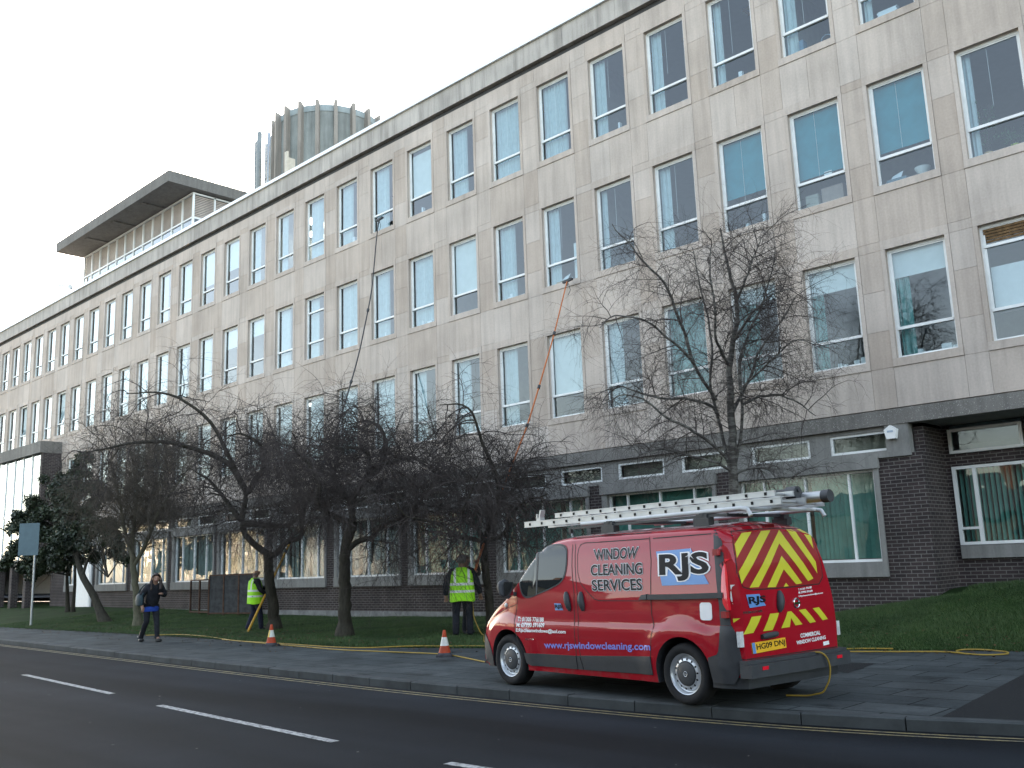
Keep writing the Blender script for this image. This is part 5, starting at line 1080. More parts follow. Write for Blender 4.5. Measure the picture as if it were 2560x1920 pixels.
M['bag'] = plain('dark_teal_bag', (.012, .030, .038), .65, 0, .3, .3, 6); M['eye'] = plain('eye', (.02, .015, .012), .2)
def vest_mat(name, bands):
    m, t, b = newmat(name); b.inputs['Roughness'].default_value = .7; tc = nd(t, 'ShaderNodeTexCoord'); sp = nd(t, 'ShaderNodeSeparateXYZ'); t.links.new(tc.outputs['Object'], sp.inputs[0])
    tot = None
    for ax, a, e in bands:
        src = sp.outputs[2]
        if ax == 'x': ab = nd(t, 'ShaderNodeMath', operation='ABSOLUTE'); t.links.new(sp.outputs[0], ab.inputs[0]); src = ab.outputs[0]
        g1 = nd(t, 'ShaderNodeMath', operation='COMPARE'); t.links.new(src, g1.inputs[0]); g1.inputs[1].default_value = (a+e)/2; g1.inputs[2].default_value = (e-a)/2; f = g1.outputs[0]
        if ax == 'x': g2 = nd(t, 'ShaderNodeMath', operation='GREATER_THAN'); t.links.new(sp.outputs[2], g2.inputs[0]); g2.inputs[1].default_value = 1.14; mm = nd(t, 'ShaderNodeMath', operation='MULTIPLY'); t.links.new(f, mm.inputs[0]); t.links.new(g2.outputs[0], mm.inputs[1]); f = mm.outputs[0]
        if tot is None: tot = f
        else: mx = nd(t, 'ShaderNodeMath', operation='MAXIMUM'); t.links.new(tot, mx.inputs[0]); t.links.new(f, mx.inputs[1]); tot = mx.outputs[0]
    v = tc.outputs['Object']; c = mul(t, (.30, .70, .008), ramp(t, noise(t, v, 7, 4), [(.3, .85), (.7, 1.1)])); t.links.new(mixc(t, tot, c, (.62, .62, .58)), b.inputs['Base Color']); bump(t, b, noise(t, v, 9, 3), .35, .03)
    return m
def lerp3(a, b, t): return tuple(a[i]*(1-t)+b[i]*t for i in range(3))
def person(loc, rz, H, label, pose, sex='m', hair='hair_grey', vest=None, jacket='cloth_black', trousers='cloth_black', bald=False):
    root = empty('person', loc, label, 'person', rz, 'window cleaners on the grass' if vest or pose.get('crew') else None); s = H/1.76
    g = lambda p: tuple(q*s for q in p); P = {k: g(v) for k, v in pose.items() if isinstance(v, tuple) and len(v) == 3}
    wm = 1.0 if sex == 'm' else .86
    hip, sh = .095*s, .19*s*wm
    pel, chest, nk, hd = P['pelvis'], P['chest'], P['neck'], P['head']
    nodes = {'pel': (pel, (.125*wm*s, .10*s)), 'bel': (lerp3(pel, chest, .5), (.12*wm*s, .10*s)), 'che': (chest, (.14*wm*s, .105*s)), 'nek': (nk, .056*s), 'chin': (lerp3(nk, hd, .55), .066*s), 'hed': (hd, (.078*s, .096*s)), 'top': (g(pose['headtop']), (.060*s, .072*s))}
    ed = [('pel', 'bel'), ('bel', 'che'), ('che', 'nek'), ('nek', 'chin'), ('chin', 'hed'), ('hed', 'top')]
    nodes['nose'] = (g(pose['nose']), .013*s); ed.append(('hed', 'nose'))
    for sd in ('l', 'r'):
        q = -1 if sd == 'l' else 1
        S = P['sh_'+sd]; E_, Hn = P['el_'+sd], P['ha_'+sd]; K, A, T = P['kn_'+sd], P['an_'+sd], P['to_'+sd]
        nodes.update({'s'+sd: (S, .062*s), 'e'+sd: (E_, .045*s), 'w'+sd: (lerp3(E_, Hn, .86), .029*s), 'h'+sd: (lerp3(E_, Hn, 1.06), (.036*s, .022*s)), 't'+sd: (lerp3((pel[0]+q*hip, pel[1], pel[2]-.04), K, .12), .088*s), 'k'+sd: (K, .056*s), 'c'+sd: (lerp3(K, A, .35), .056*s), 'a'+sd: (A, .040*s), 'f'+sd: (lerp3(A, T, .55), (.034*s, .026*s))})
        ed += [('che', 's'+sd), ('s'+sd, 'e'+sd), ('e'+sd, 'w'+sd), ('w'+sd, 'h'+sd), ('pel', 't'+sd), ('t'+sd, 'k'+sd), ('k'+sd, 'c'+sd), ('c'+sd, 'a'+sd), ('a'+sd, 'f'+sd)]
        d = Vector(Hn)-Vector(E_); d.normalize(); up = Vector((0, 0, 1)); sx = d.cross(up); sx = sx.normalized() if sx.length > .2 else Vector((1, 0, 0)); pn = sx.cross(d).normalized(); grip = pose.get('grip', 0)
        for j, (off, ln) in enumerate(((-.027, .07), (-.009, .08), (.009, .078), (.027, .062))):
            b0 = Vector(nodes['h'+sd][0])+d*.045*s+sx*off*s; b1 = b0+(d*(.6 if grip else .85)-pn*.35)*ln*.55*s; b2 = b1+(d*(-.25 if grip else .6)-pn*.75)*ln*.5*s
            nodes.update({f'{sd}{j}a': (tuple(b0), .0115*s), f'{sd}{j}b': (tuple(b1), .0095*s), f'{sd}{j}c': (tuple(b2), .008*s)}); ed += [('h'+sd, f'{sd}{j}a'), (f'{sd}{j}a', f'{sd}{j}b'), (f'{sd}{j}b', f'{sd}{j}c')]
        b0 = Vector(nodes['h'+sd][0])+sx*(-q)*.034*s+d*.01*s; b1 = b0+(d*.7-sx*q*.4-pn*.5)*.045*s
        nodes.update({sd+'ta': (tuple(b0), .012*s), sd+'tb': (tuple(b1), .009*s)}); ed += [('h'+sd, sd+'ta'), (sd+'ta', sd+'tb')]
    body = skin('body', nodes, ed, M['skin'], root, 2, 'pel')
    # clothes
    J = {}; JE = []
    grow_ = lambda k, a: (nodes[k][0], tuple(x+a*s for x in nodes[k][1]) if hasattr(nodes[k][1], '__len__') else nodes[k][1]+a*s)
    hem = (pel[0], pel[1], pel[2]-.13*s)
    J['hem'] = (hem, (.178*wm*s, .14*s))
    for k in ('bel', 'che', 'sl', 'sr', 'el', 'er', 'wl', 'wr'): J[k] = grow_(k, {'b': .062, 'c': .054, 's': .028}.get(k[0], .022))
    J['col'] = (lerp3(chest, nk, .82), .082*s); JE = [('hem', 'bel'), ('bel', 'che'), ('che', 'col'), ('che', 'sl'), ('sl', 'el'), ('el', 'wl'), ('che', 'sr'), ('sr', 'er'), ('er', 'wr')]
    skin('jacket', J, JE, M[jacket], root, 2, 'che')
    T_ = {'pel': (lerp3(pel, chest, .3), (.162*wm*s, .125*s))}; TE = []
    for sd in ('l', 'r'):
        for k in ('t', 'k', 'c', 'a'): T_[k+sd] = grow_(k+sd, (.018 if k != 'a' else .024)*(1 if sex == 'm' else .45))
        T_['a'+sd] = (lerp3(P['an_'+sd], (P['an_'+sd][0], P['an_'+sd][1], -.02), .55), T_['a'+sd][1]); TE += [('pel', 't'+sd), ('t'+sd, 'k'+sd), ('k'+sd, 'c'+sd), ('c'+sd, 'a'+sd)]
    skin('trousers', T_, TE, M[trousers], root, 2, 'pel')
    for sd in ('l', 'r'):
        A, T = Vector(P['an_'+sd]), Vector(P['to_'+sd]); hl = A-(T-A).normalized()*.05*s; f0 = Vector((hl.x, hl.y, T.z+.01*s))
        skin('shoe', {'h': (tuple(f0), (.058*s, .058*s)), 'm': (tuple((f0+T)/2), (.062*s, .055*s)), 't': (tuple(T), (.06*s, .045*s)), 'a': (tuple(A), .058*s)}, [('h', 'm'), ('m', 't'), ('h', 'a')], M['shoe'], root, 2, 'h')
    if vest:
        bands = [('z', .945*s, .995*s), ('z', 1.10*s, 1.155*s), ('x', .105*s, .15*s)]
        k = MB(); cz = chest[2]; n = 28; rings = [(.755, .232, .180), (.80, .232, .184), (.95, .230, .182), (1.15, .224, .174), (1.30, .222, .162), (1.40, .208, .142), (1.455, .150, .108), (1.49, .088, .085)]
        for zi, (z, rx, ry) in enumerate(rings):
            t_ = min(1, max(0, (z-.9)/.5)); cx, cy = chest[0]*t_, pel[1]*(1-t_)+chest[1]*t_
            for i in range(n):
                q = 2*math.pi*i/n; wv = 1+.018*math.sin(5*q+z*9)+(.02*math.sin(9*q) if zi == 0 else 0); ex = .8
                k.v.append(((cx+rx*wv*math.copysign(abs(math.cos(q))**ex, math.cos(q)))*s, (cy+ry*wv*math.copysign(abs(math.sin(q))**ex, math.sin(q)))*s, (z+(.012*math.sin(3*q) if zi == 0 else 0))*s))
        for zi in range(len(rings)-1):
            for i in range(n): k.f.append((zi*n+i, zi*n+(i+1) % n, (zi+1)*n+(i+1) % n, (zi+1)*n+i)); k.mi.append(0); k.t.append(1)
        k.build('hi_vis_vest', vest_mat('hi_vis', bands), root, True, 60)
    # hair, ears, eyes
    hdv, tpv, nzv = Vector(hd), Vector(g(pose['headtop'])), Vector(g(pose['nose'])); fw = nzv-hdv; fw = (fw-(tpv-hdv).normalized()*fw.dot((tpv-hdv).normalized())).normalized(); upv = (tpv-hdv).normalized(); sxv = fw.cross(upv)
    if not bald:
        bm = bmesh.new(); bmesh.ops.create_uvsphere(bm, u_segments=24, v_segments=16, radius=1)
        rm = [v for v in bm.verts if (v.co.z < (.15 if v.co.y > .25 else (-.35 if v.co.y > -.15 else -.85))) or (v.co.y > .62 and v.co.z < .5)]; bmesh.ops.delete(bm, geom=rm, context='VERTS')
        for v in bm.verts:
            c = v.co*(1+.05*math.sin(v.co.x*17+v.co.z*11)*math.sin(v.co.y*13)); v.co = hdv+upv*.028*s-fw*.012*s+(sxv*c.x*.092+fw*c.y*.112+upv*c.z*.112)*s
        bmesh.ops.solidify(bm, geom=bm.faces[:], thickness=.012*s)
        me = bpy.data.meshes.new('hair'); bm.to_mesh(me); bm.free(); me.materials.append(M[hair]); me.polygons.foreach_set('use_smooth', [True]*len(me.polygons)); link('hair', me, root)
        if sex == 'f':
            for q in (-1, 1):
                skin('hair_lock', {'a': (tuple(hdv+upv*.06*s+sxv*q*.055*s-fw*.03*s), .045*s), 'b': (tuple(hdv-upv*.04*s+sxv*q*.088*s-fw*.045*s), .036*s), 'c': (tuple(hdv-upv*.16*s+sxv*q*.105*s-fw*.02*s), .046*s), 'd': (tuple(hdv-upv*.30*s+sxv*q*.09*s+fw*.03*s), .034*s)}, [('a', 'b'), ('b', 'c'), ('c', 'd')], M[hair], root, 2, 'a')
    elif True:
        bm = bmesh.new(); bmesh.ops.create_uvsphere(bm, u_segments=24, v_segments=14, radius=1); rm = [v for v in bm.verts if v.co.z > .1 or v.co.z < -.55 or v.co.y > .15]; bmesh.ops.delete(bm, geom=rm, context='VERTS')
        for v in bm.verts: c = v.co.copy(); v.co = hdv+upv*.02*s-fw*.008*s+(sxv*c.x*.085+fw*c.y*.104+upv*c.z*.1)*s
        me = bpy.data.meshes.new('hair'); bm.to_mesh(me); bm.free(); me.materials.append(M['hair_grey']); me.polygons.foreach_set('use_smooth', [True]*len(me.polygons)); link('hair', me, root)
    for q in (-1, 1):
        k = MB(); c = hdv+sxv*q*.079*s-upv*.01*s-fw*.005*s; k.lathe([(.004, -.012*s), (.018*s, -.008*s), (.022*s, 0), (.014*s, .012*s), (.002, .014*s)], (0, 0, 0), 'X', 10)
        k.v = [tuple(c+sxv*v[0]*q+fw*v[1]*.8+upv*v[2]*1.5) for v in k.v]; k.build('ear', M['skin'], root, True)
        k = MB(); c = hdv+fw*.079*s+sxv*q*.031*s+upv*.018*s; k.lathe([(.002, -.009*s), (.011*s, -.004*s), (.012*s, .003*s), (.002, .009*s)], (0, 0, 0), 'Z', 10); k.v = [tuple(c+Vector(v)) for v in k.v]; k.build('eye', M['eye'], root, True)
    k = MB(); c = hdv+fw*.082*s-upv*.052*s; k.obox(c, sxv, fw, upv, .024*s, .008*s, .006*s); k.build('mouth', plain('lips', (.32, .12, .11), .5), root)
    return root
stand = dict(pelvis=(0,0,.94), chest=(0,-.01,1.32), neck=(0,-.01,1.50), head=(0,.02,1.64), headtop=(0,.005,1.715), nose=(0,.125,1.625), sh_l=(-.185,-.01,1.40), sh_r=(.185,-.01,1.40), el_l=(-.26,-.03,1.12), el_r=(.26,-.03,1.12), ha_l=(-.27,.06,.86), ha_r=(.27,.06,.86), kn_l=(-.12,.02,.51), kn_r=(.12,.02,.51), an_l=(-.13,-.03,.09), an_r=(.13,-.03,.09), to_l=(-.15,.13,.035), to_r=(.15,.13,.035))
# bald man, seen from the side, both hands on the black pole
p1 = dict(stand, chest=(0,.0,1.30), el_r=(.27,.05,1.13), ha_r=(.26,.215,1.03), el_l=(-.06,.22,1.18), ha_l=(.215,.335,1.27), head=(0,.03,1.615), nose=(0,.132,1.645), headtop=(0,-.01,1.695), sh_l=(-.17,.03,1.40), kn_r=(.12,.10,.50), an_r=(.12,.14,.09), to_r=(.13,.30,.035), an_l=(-.12,-.16,.09), to_l=(-.13,0,.035), grip=1)
person((-17.55,-4.58,.165), R(-12), 1.73, 'bald man in yellow vest holding a long black pole beside the forked tree', p1, vest=True, trousers='cloth_navy', bald=True).scale = (1.12, 1.12, 1)
p2 = dict(stand, el_l=(-.30,-.04,1.10), ha_l=(-.30,.02,.84), el_r=(.29,-.05,1.10), ha_r=(.34,.05,.86), grip=1)
person((-8.97,-4.5,.20), R(47), 1.79, 'grey haired man in yellow vest seen from behind with arms hanging at his sides', p2, vest=True).scale = (1.2, 1.2, 1)
p3 = dict(stand, el_r=(.36,.16,1.24), ha_r=(.40,.30,1.36), el_l=(-.10,.26,1.32), ha_l=(.30,.33,1.60), sh_l=(-.15,.06,1.42), head=(.02,.02,1.64), nose=(.075,.105,1.67), headtop=(.0,-.005,1.72), grip=1, crew=1)
person((-9.3,-4.05,.215), R(-60), 1.77, 'grey haired man in dark jacket gripping the orange pole behind his colleague', p3).scale = (1.1, 1.05, 1)
pw = dict(pelvis=(0,-.02,.93), chest=(.0,.10,1.27), neck=(.0,.17,1.43), head=(.01,.24,1.555), headtop=(.01,.245,1.635), nose=(.05,.335,1.515), sh_l=(-.155,.12,1.36), sh_r=(.155,.12,1.34), el_l=(-.235,.14,1.12), el_r=(.25,.02,1.10), ha_l=(-.07,.36,1.18), ha_r=(.24,.10,.86), kn_l=(-.09,.10,.51), kn_r=(.10,.02,.50), an_l=(-.09,.16,.10), an_r=(.11,-.25,.16), to_l=(-.10,.32,.035), to_r=(.12,-.13,.045))
wm_ = person((-17.17,-7.82,.12), R(-92), 1.80, 'dark haired woman in black jacket and blue top walking with bag on shoulder', pw, 'f', 'hair_dark')
k = MB(); k.lathe([(.165,.0),(.172,.03),(.17,.10),(.158,.13)], (0, 0, 0), 'Z', 20); k.v = [(v[0]*1.12, v[1]*.9-.02, v[2]+.765) for v in k.v]; k.build('top_hem', M['cloth_blue'], wm_, True)
wm_.scale = (1.15, 1.12, 1)
hb = empty('shoulder_bag', (-17.17,-7.82,.12), 'dark teal shoulder bag hanging at the walking woman\'s side', 'bag', R(-92))
k = MB(); n = 12
prof = [(.02,.0),(.13,.03),(.15,.12),(.13,.24),(.05,.30),(.01,.30)]; k.lathe([(r, z) for r, z in prof], (0, 0, 0), 'Z', 20); k.v = [(.31+v[0]*.42, -.02+v[1]*1.35, .90+v[2]*1.1) for v in k.v]; k.build('bag_body', M['bag'], hb, True)
k = MB(); k.tube([(.31,-.16,1.17),(.25,-.06,1.36),(.185,.06,1.46),(.22,.14,1.36),(.31,.14,1.17)], .016, 6); k.build('strap', M['bag'], hb, True)
k = MB(); k.box(-.095, -.025, .39, .40, 1.20, 1.33); o = k.build('phone', M['vblack']); o.location = (-17.17,-7.82,.12); o.rotation_euler = (0, 0, R(-92)); tag(o, 'small dark phone held up in the walking woman\'s hand', 'phone')

# ------------------------------------------------------------------ poles, hoses, cones, sign, screens
def pole(name, pts, label, mats, split, r0, joints, head):
    root = empty(name, pts[0], label, 'pole'); b = np.array(pts[0]); p = resample(pts, 40)-b; n = len(p); i = int(split*n)
    k = MB(); k.tube(p[:i+1], [r0*1.1]*(i+1), 8); k.build('grip_section', mats[0], root, True)
    k = MB(); k.tube(p[i:], list(np.linspace(r0*.95, r0*.62, n-i)), 8); k.build('upper_section', mats[1], root, True)
    k = MB()
    for t in joints: j = int(t*(n-2)); d = Vector(p[j+1]-p[j]).normalized(); c = Vector(p[j]); k.tube([c-d*.05, c+d*.05], r0*1.5, 8)
    k.build('clamp', M['trim'], root, True)
    e = Vector(p[-1]); k = MB()
    k.obox(e+Vector((.0, .02, .03)), (1, .0, .12), (0, 1, 0), (-.12, 0, 1), .16, .035, .03); k.tube([e-Vector((0,0,.12)), e+Vector((0,.01,.02))], .016, 6)
    h = k.build('brush_head', M['trim'], root); k = MB(); k.obox(e+Vector((.0, .055, .035)), (1, .0, .12), (0, 1, 0), (-.12, 0, 1), .155, .025, .026); k.build('bristles', plain('bristles', (.05, .03, .03), .95), h)
    k = MB(); k.tube([e+Vector((.03,.0,.0)), e+Vector((.10,-.05,-.12)), e+Vector((.14,-.04,-.28)), e+Vector((.04,-.03,-.40))], .008, 6); k.build('water_tube', M['dark'], root)
    return root
M['pole_yellow'] = plain('yellow_pole', (.48, .26, .02), .5, 0, .4, .15); M['pole_orange'] = plain('orange_pole', (.42, .12, .03), .5, 0, .4, .15); M['pole_black'] = plain('carbon_pole', (.012, .012, .014), .4)
pole('telescopic_pole', [(-17.22,-4.99,.16),(-17.26,-3.48,2.87),(-17.29,-1.88,6.21),(-17.31,-1.07,8.56),(-17.33,-.49,10.89),(-17.33,-.26,13.0),(-17.34,-.16,13.46)], 'long black water pole with yellow grip reaching a top floor window', (M['pole_yellow'], M['pole_black']), .20, .030, (.2,.42,.62,.8), 0)
pole('telescopic_pole', [(-8.815,-4.50,1.0),(-8.82,-4.33,1.38),(-8.83,-4.16,1.77),(-8.84,-3.86,2.31),(-8.86,-3.45,3.1),(-8.92,-2.17,5.17),(-8.93,-1.78,5.97),(-8.97,-1.01,7.56),(-9.0,-.3,9.25)], 'long orange water pole with black brush resting on a second floor window', (M['pole_orange'], M['pole_orange']), .3, .026, (.07,.3,.55,.68,.85), 0)
M['hose'] = plain('yellow_hose', (.30, .20, .03), .5, 0, .4, .1)
def hose(pts, label, r=.012):
    p = resample(pts, max(24, len(pts)*8)); b = p[0].copy(); k = MB(); k.tube(p-b, r, 6); o = k.build('water_hose', M['hose'], None, True); o.location = b; tag(o, label, 'hose', 'yellow hoses'); return o
hz = lambda L: [(x, y, max(z, grass_z(x, y))+.018) for x, y, z in L]
hose(hz([(-19.85,-6.67,.12),(-19.18,-6.34,.13),(-18.69,-6.2,.14),(-16.85,-6.35,.13),(-15.56,-6.64,.12),(-14.41,-6.86,.12),(-13.04,-6.84,.12),(-10.38,-7.0,.12),(-9.43,-6.9,.12),(-9.11,-6.72,.12),(-8.8,-6.2,.14),(-8.04,-6.13,.12),(-7.27,-5.68,.14),(-5.5,-5.6,.12)]), 'yellow hose running along the grass edge from the woman to the van')
hose(hz([(-15.56,-6.69,.12),(-12.58,-7.05,.12),(-9.58,-7.39,.12),(-6.8,-7.12,.12),(-6.28,-7.24,.12),(-4.99,-7.79,.12),(-4.08,-8.17,.12)]), 'yellow hose passing both cones over the paving to the van front')
hose(hz([(-2.2,-4.9,.12),(-.38,-4.11,.12),(.21,-3.88,.12),(.93,-3.59,.12),(1.17,-3.49,.12),(1.62,-3.85,.12),(1.99,-3.75,.12),(2.06,-3.34,.12),(1.79,-3.11,.12),(1.36,-3.06,.13),(1.13,-3.21,.12),(1.4,-3.72,.12),(1.7,-3.8,.12)]), 'yellow hose ending in an oval loop on the paving right of the van')
hose(hz([(-1.6,-4.1,.12),(-.59,-3.72,.12),(-.2,-3.56,.13),(.25,-3.44,.13)]), 'short yellow hose end at the grass edge right of the van')
hose([tuple(VM @ Vector(q)) for q in ((4.74,.28,.50),(4.80,.31,.515),(4.86,.36,.50),(4.885,.41,.43),(4.885,.44,.33),(4.86,.44,.20),(4.78,.42,.06),(4.62,.36,.02),(4.4,.25,.02))], 'yellow hose hanging out of the van rear door over the bumper', .010)
hose([tuple(q) for q in [(-8.80,-4.36,.98),(-8.86,-4.28,.80),(-8.88,-4.26,.62),(-8.80,-4.24,.45),(-8.66,-4.25,.26),(-8.3,-4.5,.24),(-7.6,-5.2,.2),(-6.9,-5.7,.15)]], 'yellow hose hanging from the hand of the man seen from behind')
M['cone_or'] = plain('cone_orange', (.34, .045, .012), .6, 0, .3, .25, 8); M['cone_w'] = plain('cone_sleeve', (.58, .57, .52), .45, 0, .5, .2, 10); M['cone_b'] = plain('cone_rubber', (.05, .05, .055), .8, 0, .2, .3)
def cone(loc, rz, label, dirty):
    r = empty('traffic_cone', loc, label, 'cone', rz, 'traffic cones'); k = MB(); k.box(-.14,.14,-.14,.14,.0,.035); k.lathe([(.135,.035),(.125,.06),(.11,.075)], (0,0,0), 'Z', 24); k.build('base', M['cone_b'], r)
    k = MB(); k.lathe([(.115,.06),(.098,.13),(.078,.20)], (0,0,0), 'Z', 28); k.lathe([(.046,.345),(.034,.42),(.026,.465),(.018,.472),(.016,.44)], (0,0,0), 'Z', 28); k.lathe([(.072,.2),(.044,.345)], (0,0,0), 'Z', 28); k.build('cone_body', M['cone_or'], r, True)
    k = MB(); k.lathe([(.080,.198),(.048,.347)], (0,0,0), 'Z', 28); k.build('reflective_sleeve', dirty, r, True); return r
m, t, b = newmat('stained_sleeve'); sp = nd(t, 'ShaderNodeSeparateXYZ'); t.links.new(coords(t), sp.inputs[0]); t.links.new(mixc(t, ramp(t, sp.outputs[0], [(.0, 0), (.02, 1)]), (.55,.36,.03), (.50,.52,.46)), b.inputs['Base Color'])
cone((-12.39,-7.25,KH), .3, 'orange traffic cone with half yellow sleeve on the pavement by the forked tree', m)
cone((-6.40,-7.36,KH), .7, 'orange traffic cone with plain white sleeve on the pavement near the van', M['cone_w'])
sg = empty('road_sign', (-31.2,-5.75,.16), 'blue grey road sign seen on its single post by the evergreens', 'sign', R(47))
k = MB(); k.tube([(0,0,-.1),(0,0,3.75)], .045, 10); k.build('post', M['steel'], sg, True)
k = MB(); k.box(-.60,.14,-.075,-.05,2.58,3.78); k.box(-.58,.12,-.049,-.035,2.75,2.80); k.box(-.58,.12,-.049,-.035,3.5,3.55); k.build('sign_panel', plain('sign_back', (.07,.115,.135), .5, 0, .4, .12), sg)
# mesh screens against the wall
M['mesh_panel'] = plain('rusty_mesh', (.05,.052,.054), .8, .2, .3, .4, 5); M['rust'] = plain('rusty_frame', (.085,.05,.035), .85, 0, .2, .4, 8)
def screen(a, e, h, z, label, posts, solid):
    r = empty('metal_screen', (a[0], a[1], z), label, 'screen'); d = Vector((e[0]-a[0], e[1]-a[1], 0)); L = d.length; r.rotation_euler = (0, 0, math.atan2(d.y, d.x))
    k = MB(); k.box(0,L,-.03,.03,h-.05,h); k.box(0,L,-.03,.03,.06,.11)
    for i in range(posts+1): x = L*i/posts; k.box(max(0,x-.03),min(L,x+.03),-.035,.035,-.05,h-.052)
    k.build('frame', M['rust'], r); k = MB()
    if solid: k.box(.03,L-.03,-.012,.012,.112,h-.052); k.build('panel', M['mesh_panel'], r)
    else:
        for i in range(int(L/.08)): k.tube([(.08*(i+.5),0,.1),(.08*(i+.5),0,h-.05)], .004, 4)
        for i in range(int(h/.1)): k.tube([(0,.006,.1+.1*i),(L,.006,.1+.1*i)], .003, 4)
        k.build('mesh', M['mesh_panel'], r)
screen((-26.55,-1.1), (-24.3,-.55), 1.50, .28, 'dark solid metal screen panel on the grass behind the bald man', 3, True)
screen((-28.37,-.9), (-26.6,-1.08), 1.30, .32, 'lower open mesh screen left of the dark solid screen panel', 2, False)
# things standing on the sills behind the glass
def sill(c, f, fx, y, name, build, mat, label, cat, dz=0.0, group=None):
    o = build().build(name, mat, None, True, 40); o.location = (wx(c)+fx, y, FL[f][0]+dz); tag(o, label, cat, group); return o
def bx_(w, d, h): return lambda: MB().box(-w/2, w/2, -d/2, d/2, .02, h+.02)
def stackp(n, w=.3):
    def f():
        k = MB(); z = .02
        for i in range(n): t = random.uniform(.012, .03); dx = random.uniform(-.03, .03); k.box(-w/2+dx, w/2+dx, -.1, .12, z, z+t-.002); z += t
        return k
    return f
def sheet(): k = MB(); k.add([(-.12,-.05,.03),(.10,-.05,.02),(.13,.05,.20),(-.10,.06,.14)], [(0,1,2,3)]); k.add([(.02,.02,.02),(.2,.02,.02),(.16,.1,.1)], [(0,1,2)]); return k
sill(0, 1, .86, .32, 'bowl', lambda: MB().lathe([(.06,.02),(.075,.05),(.06,.10),(.13,.17),(.165,.25),(.15,.25),(.12,.18),(.01,.12)], (0,0,0), 'Z', 28), M['white'], 'white pedestal bowl on the sill under a teal blind', 'bowl')
sill(0, 1, .34, .32, 'paper_tray', bx_(.42,.25,.13), plain('grey_tray', (.10,.16,.19), .6), 'blue grey paper tray beside the white pedestal bowl', 'tray')
sill(0, 1, .32, .30, 'paper', sheet, M['paper'], 'folded paper sticking up from the blue grey tray', 'paper', .13)
sill(-1, 1, .30, .33, 'cardboard_box', bx_(.3,.25,.34), plain('card_grey', (.33,.32,.27), .8), 'pale cardboard box behind the lower pane under a teal blind', 'box')
sill(-1, 1, .78, .36, 'parcel_box', bx_(.5,.25,.42), plain('card_pink', (.32,.24,.20), .8), 'brownish pink box beside the pale cardboard box on the sill', 'box')
sill(-1, 1, .74, .25, 'telephone', bx_(.18,.1,.12), M['white'], 'small white device standing above the sill under a teal blind', 'device', .66)
def plant(c, f, fx, pot, label, h, n, dz=0):
    r = empty('pot_plant', (wx(c)+fx, .34, FL[f][0]+.02+dz), label, 'plant'); k = MB(); k.lathe([(.06,0),(.085,.13),(.075,.135),(.07,.11),(.0,.11)], (0,0,0), 'Z', 20); k.build('pot', pot, r, True)
    k = MB(); lf = MB()
    for i in range(n):
        a = random.uniform(0, 6.28); R0 = random.uniform(.05, .24); p = Vector((R0*math.cos(a), R0*.6*math.sin(a), .14+random.uniform(.3, 1)*h)); k.tube([(0,0,.1), p*.5+Vector((0,0,.1)), p], .005, 4)
        for j in range(7): q = p*(.55+.45*j/7)+Vector((random.gauss(0,.05), random.gauss(0,.04), random.gauss(0,.05))); u = Vector((random.gauss(0,1), random.gauss(0,1), random.gauss(0,1))).normalized()*.05; w = u.orthogonal().normalized()*.025; lf.add([q-u, q-w, q+u, q+w], [(0,1,2,3)])
    k.build('stems', M['twig'], r); lf.build('leaves', plain('houseplant_leaf', (.03,.09,.03), .5), r)
plant(1, 1, .30, plain('peach_pot', (.55,.36,.2), .5), 'tall leafy plant in a peach pot behind the upper right office window', 1.1, 12)
plant(1, 1, .80, plain('lime_pot', (.45,.5,.08), .5), 'spreading plant in a lime yellow pot on the same right sill', .4, 14)
sill(0, 2, .55, .32, 'paper_stack', stackp(11, .42), M['paper'], 'tall stack of white papers on the topmost right sill', 'papers')
sill(-1, 2, .42, .3, 'file_box', bx_(.10,.2,.36), plain('blue_file', (.10,.2,.28), .5), 'slim blue file standing on a top floor sill', 'file')
sill(-1, 2, .98, .32, 'desk_fan', lambda: MB().tube([(.12*math.cos(2*math.pi*i/20), 0, .2+.12*math.sin(2*math.pi*i/20)) for i in range(21)], .012, 6, cap=False).box(-.05,.05,-.05,.05,.02,.06).tube([(0,0,.05),(0,0,.1)], .012, 6), plain('fan_blue', (.2,.3,.38), .4), 'small round desk fan on a top floor sill', 'fan')
sill(1, 0, .38, .40, 'cabinet', bx_(.62,.3,.88), M['white'], 'white cabinet behind the window with weathered wooden slats above', 'cabinet', .62)
sill(-5, 1, 1.02, .30, 'white_board', bx_(.26,.02,1.12), M['white'], 'tall white board leaning inside the window above the orange pole brush', 'board')
sill(-5, 1, .42, .32, 'cardboard_box', bx_(.34,.2,.12), plain('card_buff', (.42,.34,.24), .8), 'buff box under papers behind the orange pole brush', 'box')
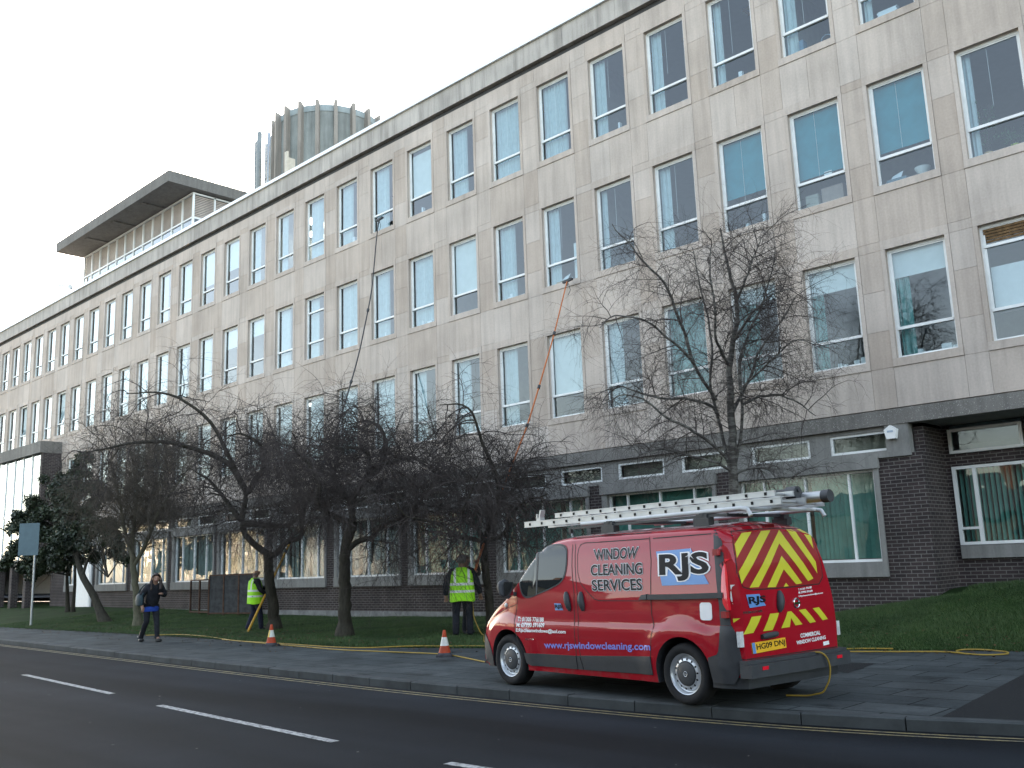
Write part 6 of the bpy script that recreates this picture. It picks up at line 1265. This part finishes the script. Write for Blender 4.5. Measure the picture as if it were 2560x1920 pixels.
sill(-5, 1, .55, .31, 'paper', sheet, M['paper'], 'loose white papers lying on the buff box behind the brush', 'paper', .14)
for j, (fx, w, h) in enumerate(((.40,.09,.14),(.55,.17,.07),(.93,.20,.16),(1.10,.12,.10))): sill(0, 0, fx, .28, 'card_box', bx_(w,.1,h), M['white'], 'small white box in the row on the sill right of the birch tree', 'box', 0, 'white boxes on the sill')
for j, (fx, w, h) in enumerate(((.55,.09,.13),(.68,.08,.09),(.93,.12,.14),(1.1,.14,.18))): sill(-1, 0, fx, .28, 'paper_cup', bx_(w,.1,h), M['white'], 'small white pot on the sill beside the birch twigs', 'pot', 0, 'white pots on the sill')
bk = empty('bookshelf', (wx(-6)+.62, .5, FL[2][0]), 'dark shelf of red and white binders behind a top floor window', 'shelf')
k = MB(); k.box(-.2,.6,.1,.4,0,.03); k.box(-.2,.6,.1,.4,.42,.45); k.box(-.2,.6,.1,.4,.86,.89); k.box(-.2,-.17,.1,.4,.03,1.3); k.build('shelf_boards', M['dark'], bk)
k = MB(); k2 = MB()
for z in (.03, .45, .89):
    x = -.15
    while x < .55: w = random.uniform(.04,.08); (k if random.random() < .5 else k2).box(x, x+w-.005, .08, .35, z, z+random.uniform(.26,.34)); x += w
k.build('red_binders', plain('binder_red', (.22,.06,.06), .6), bk); k2.build('pale_binders', plain('binder_pale', (.35,.38,.40), .6), bk)
gen_items = [(c, f) for f in (1, 2) for c in (-2,-3,-4,-6,-8,-9,-10,-11,-12,-13,-14) if not (f == 2 and c in (-6,-9))]+[(c, 0) for c in (-4,-5,-6,-7)]
for c, f in gen_items:
    for j in range(random.choice((1, 2, 3))):
        kind = random.random(); fx = random.uniform(.3, 1.1)
        if kind < .55: sill(c, f, fx, .28, 'paper_stack', stackp(random.randint(2, 5), random.uniform(.14,.26)), M['paper'], 'low pile of white papers lying on an office window sill', 'papers', 0, 'white papers on the office sills')
        else: sill(c, f, fx, .28, 'white_file', bx_(random.uniform(.05,.12), .1, random.uniform(.12,.3)), M['paper'], 'white file standing upright on an office window sill', 'file', 0, 'white files on the office sills')
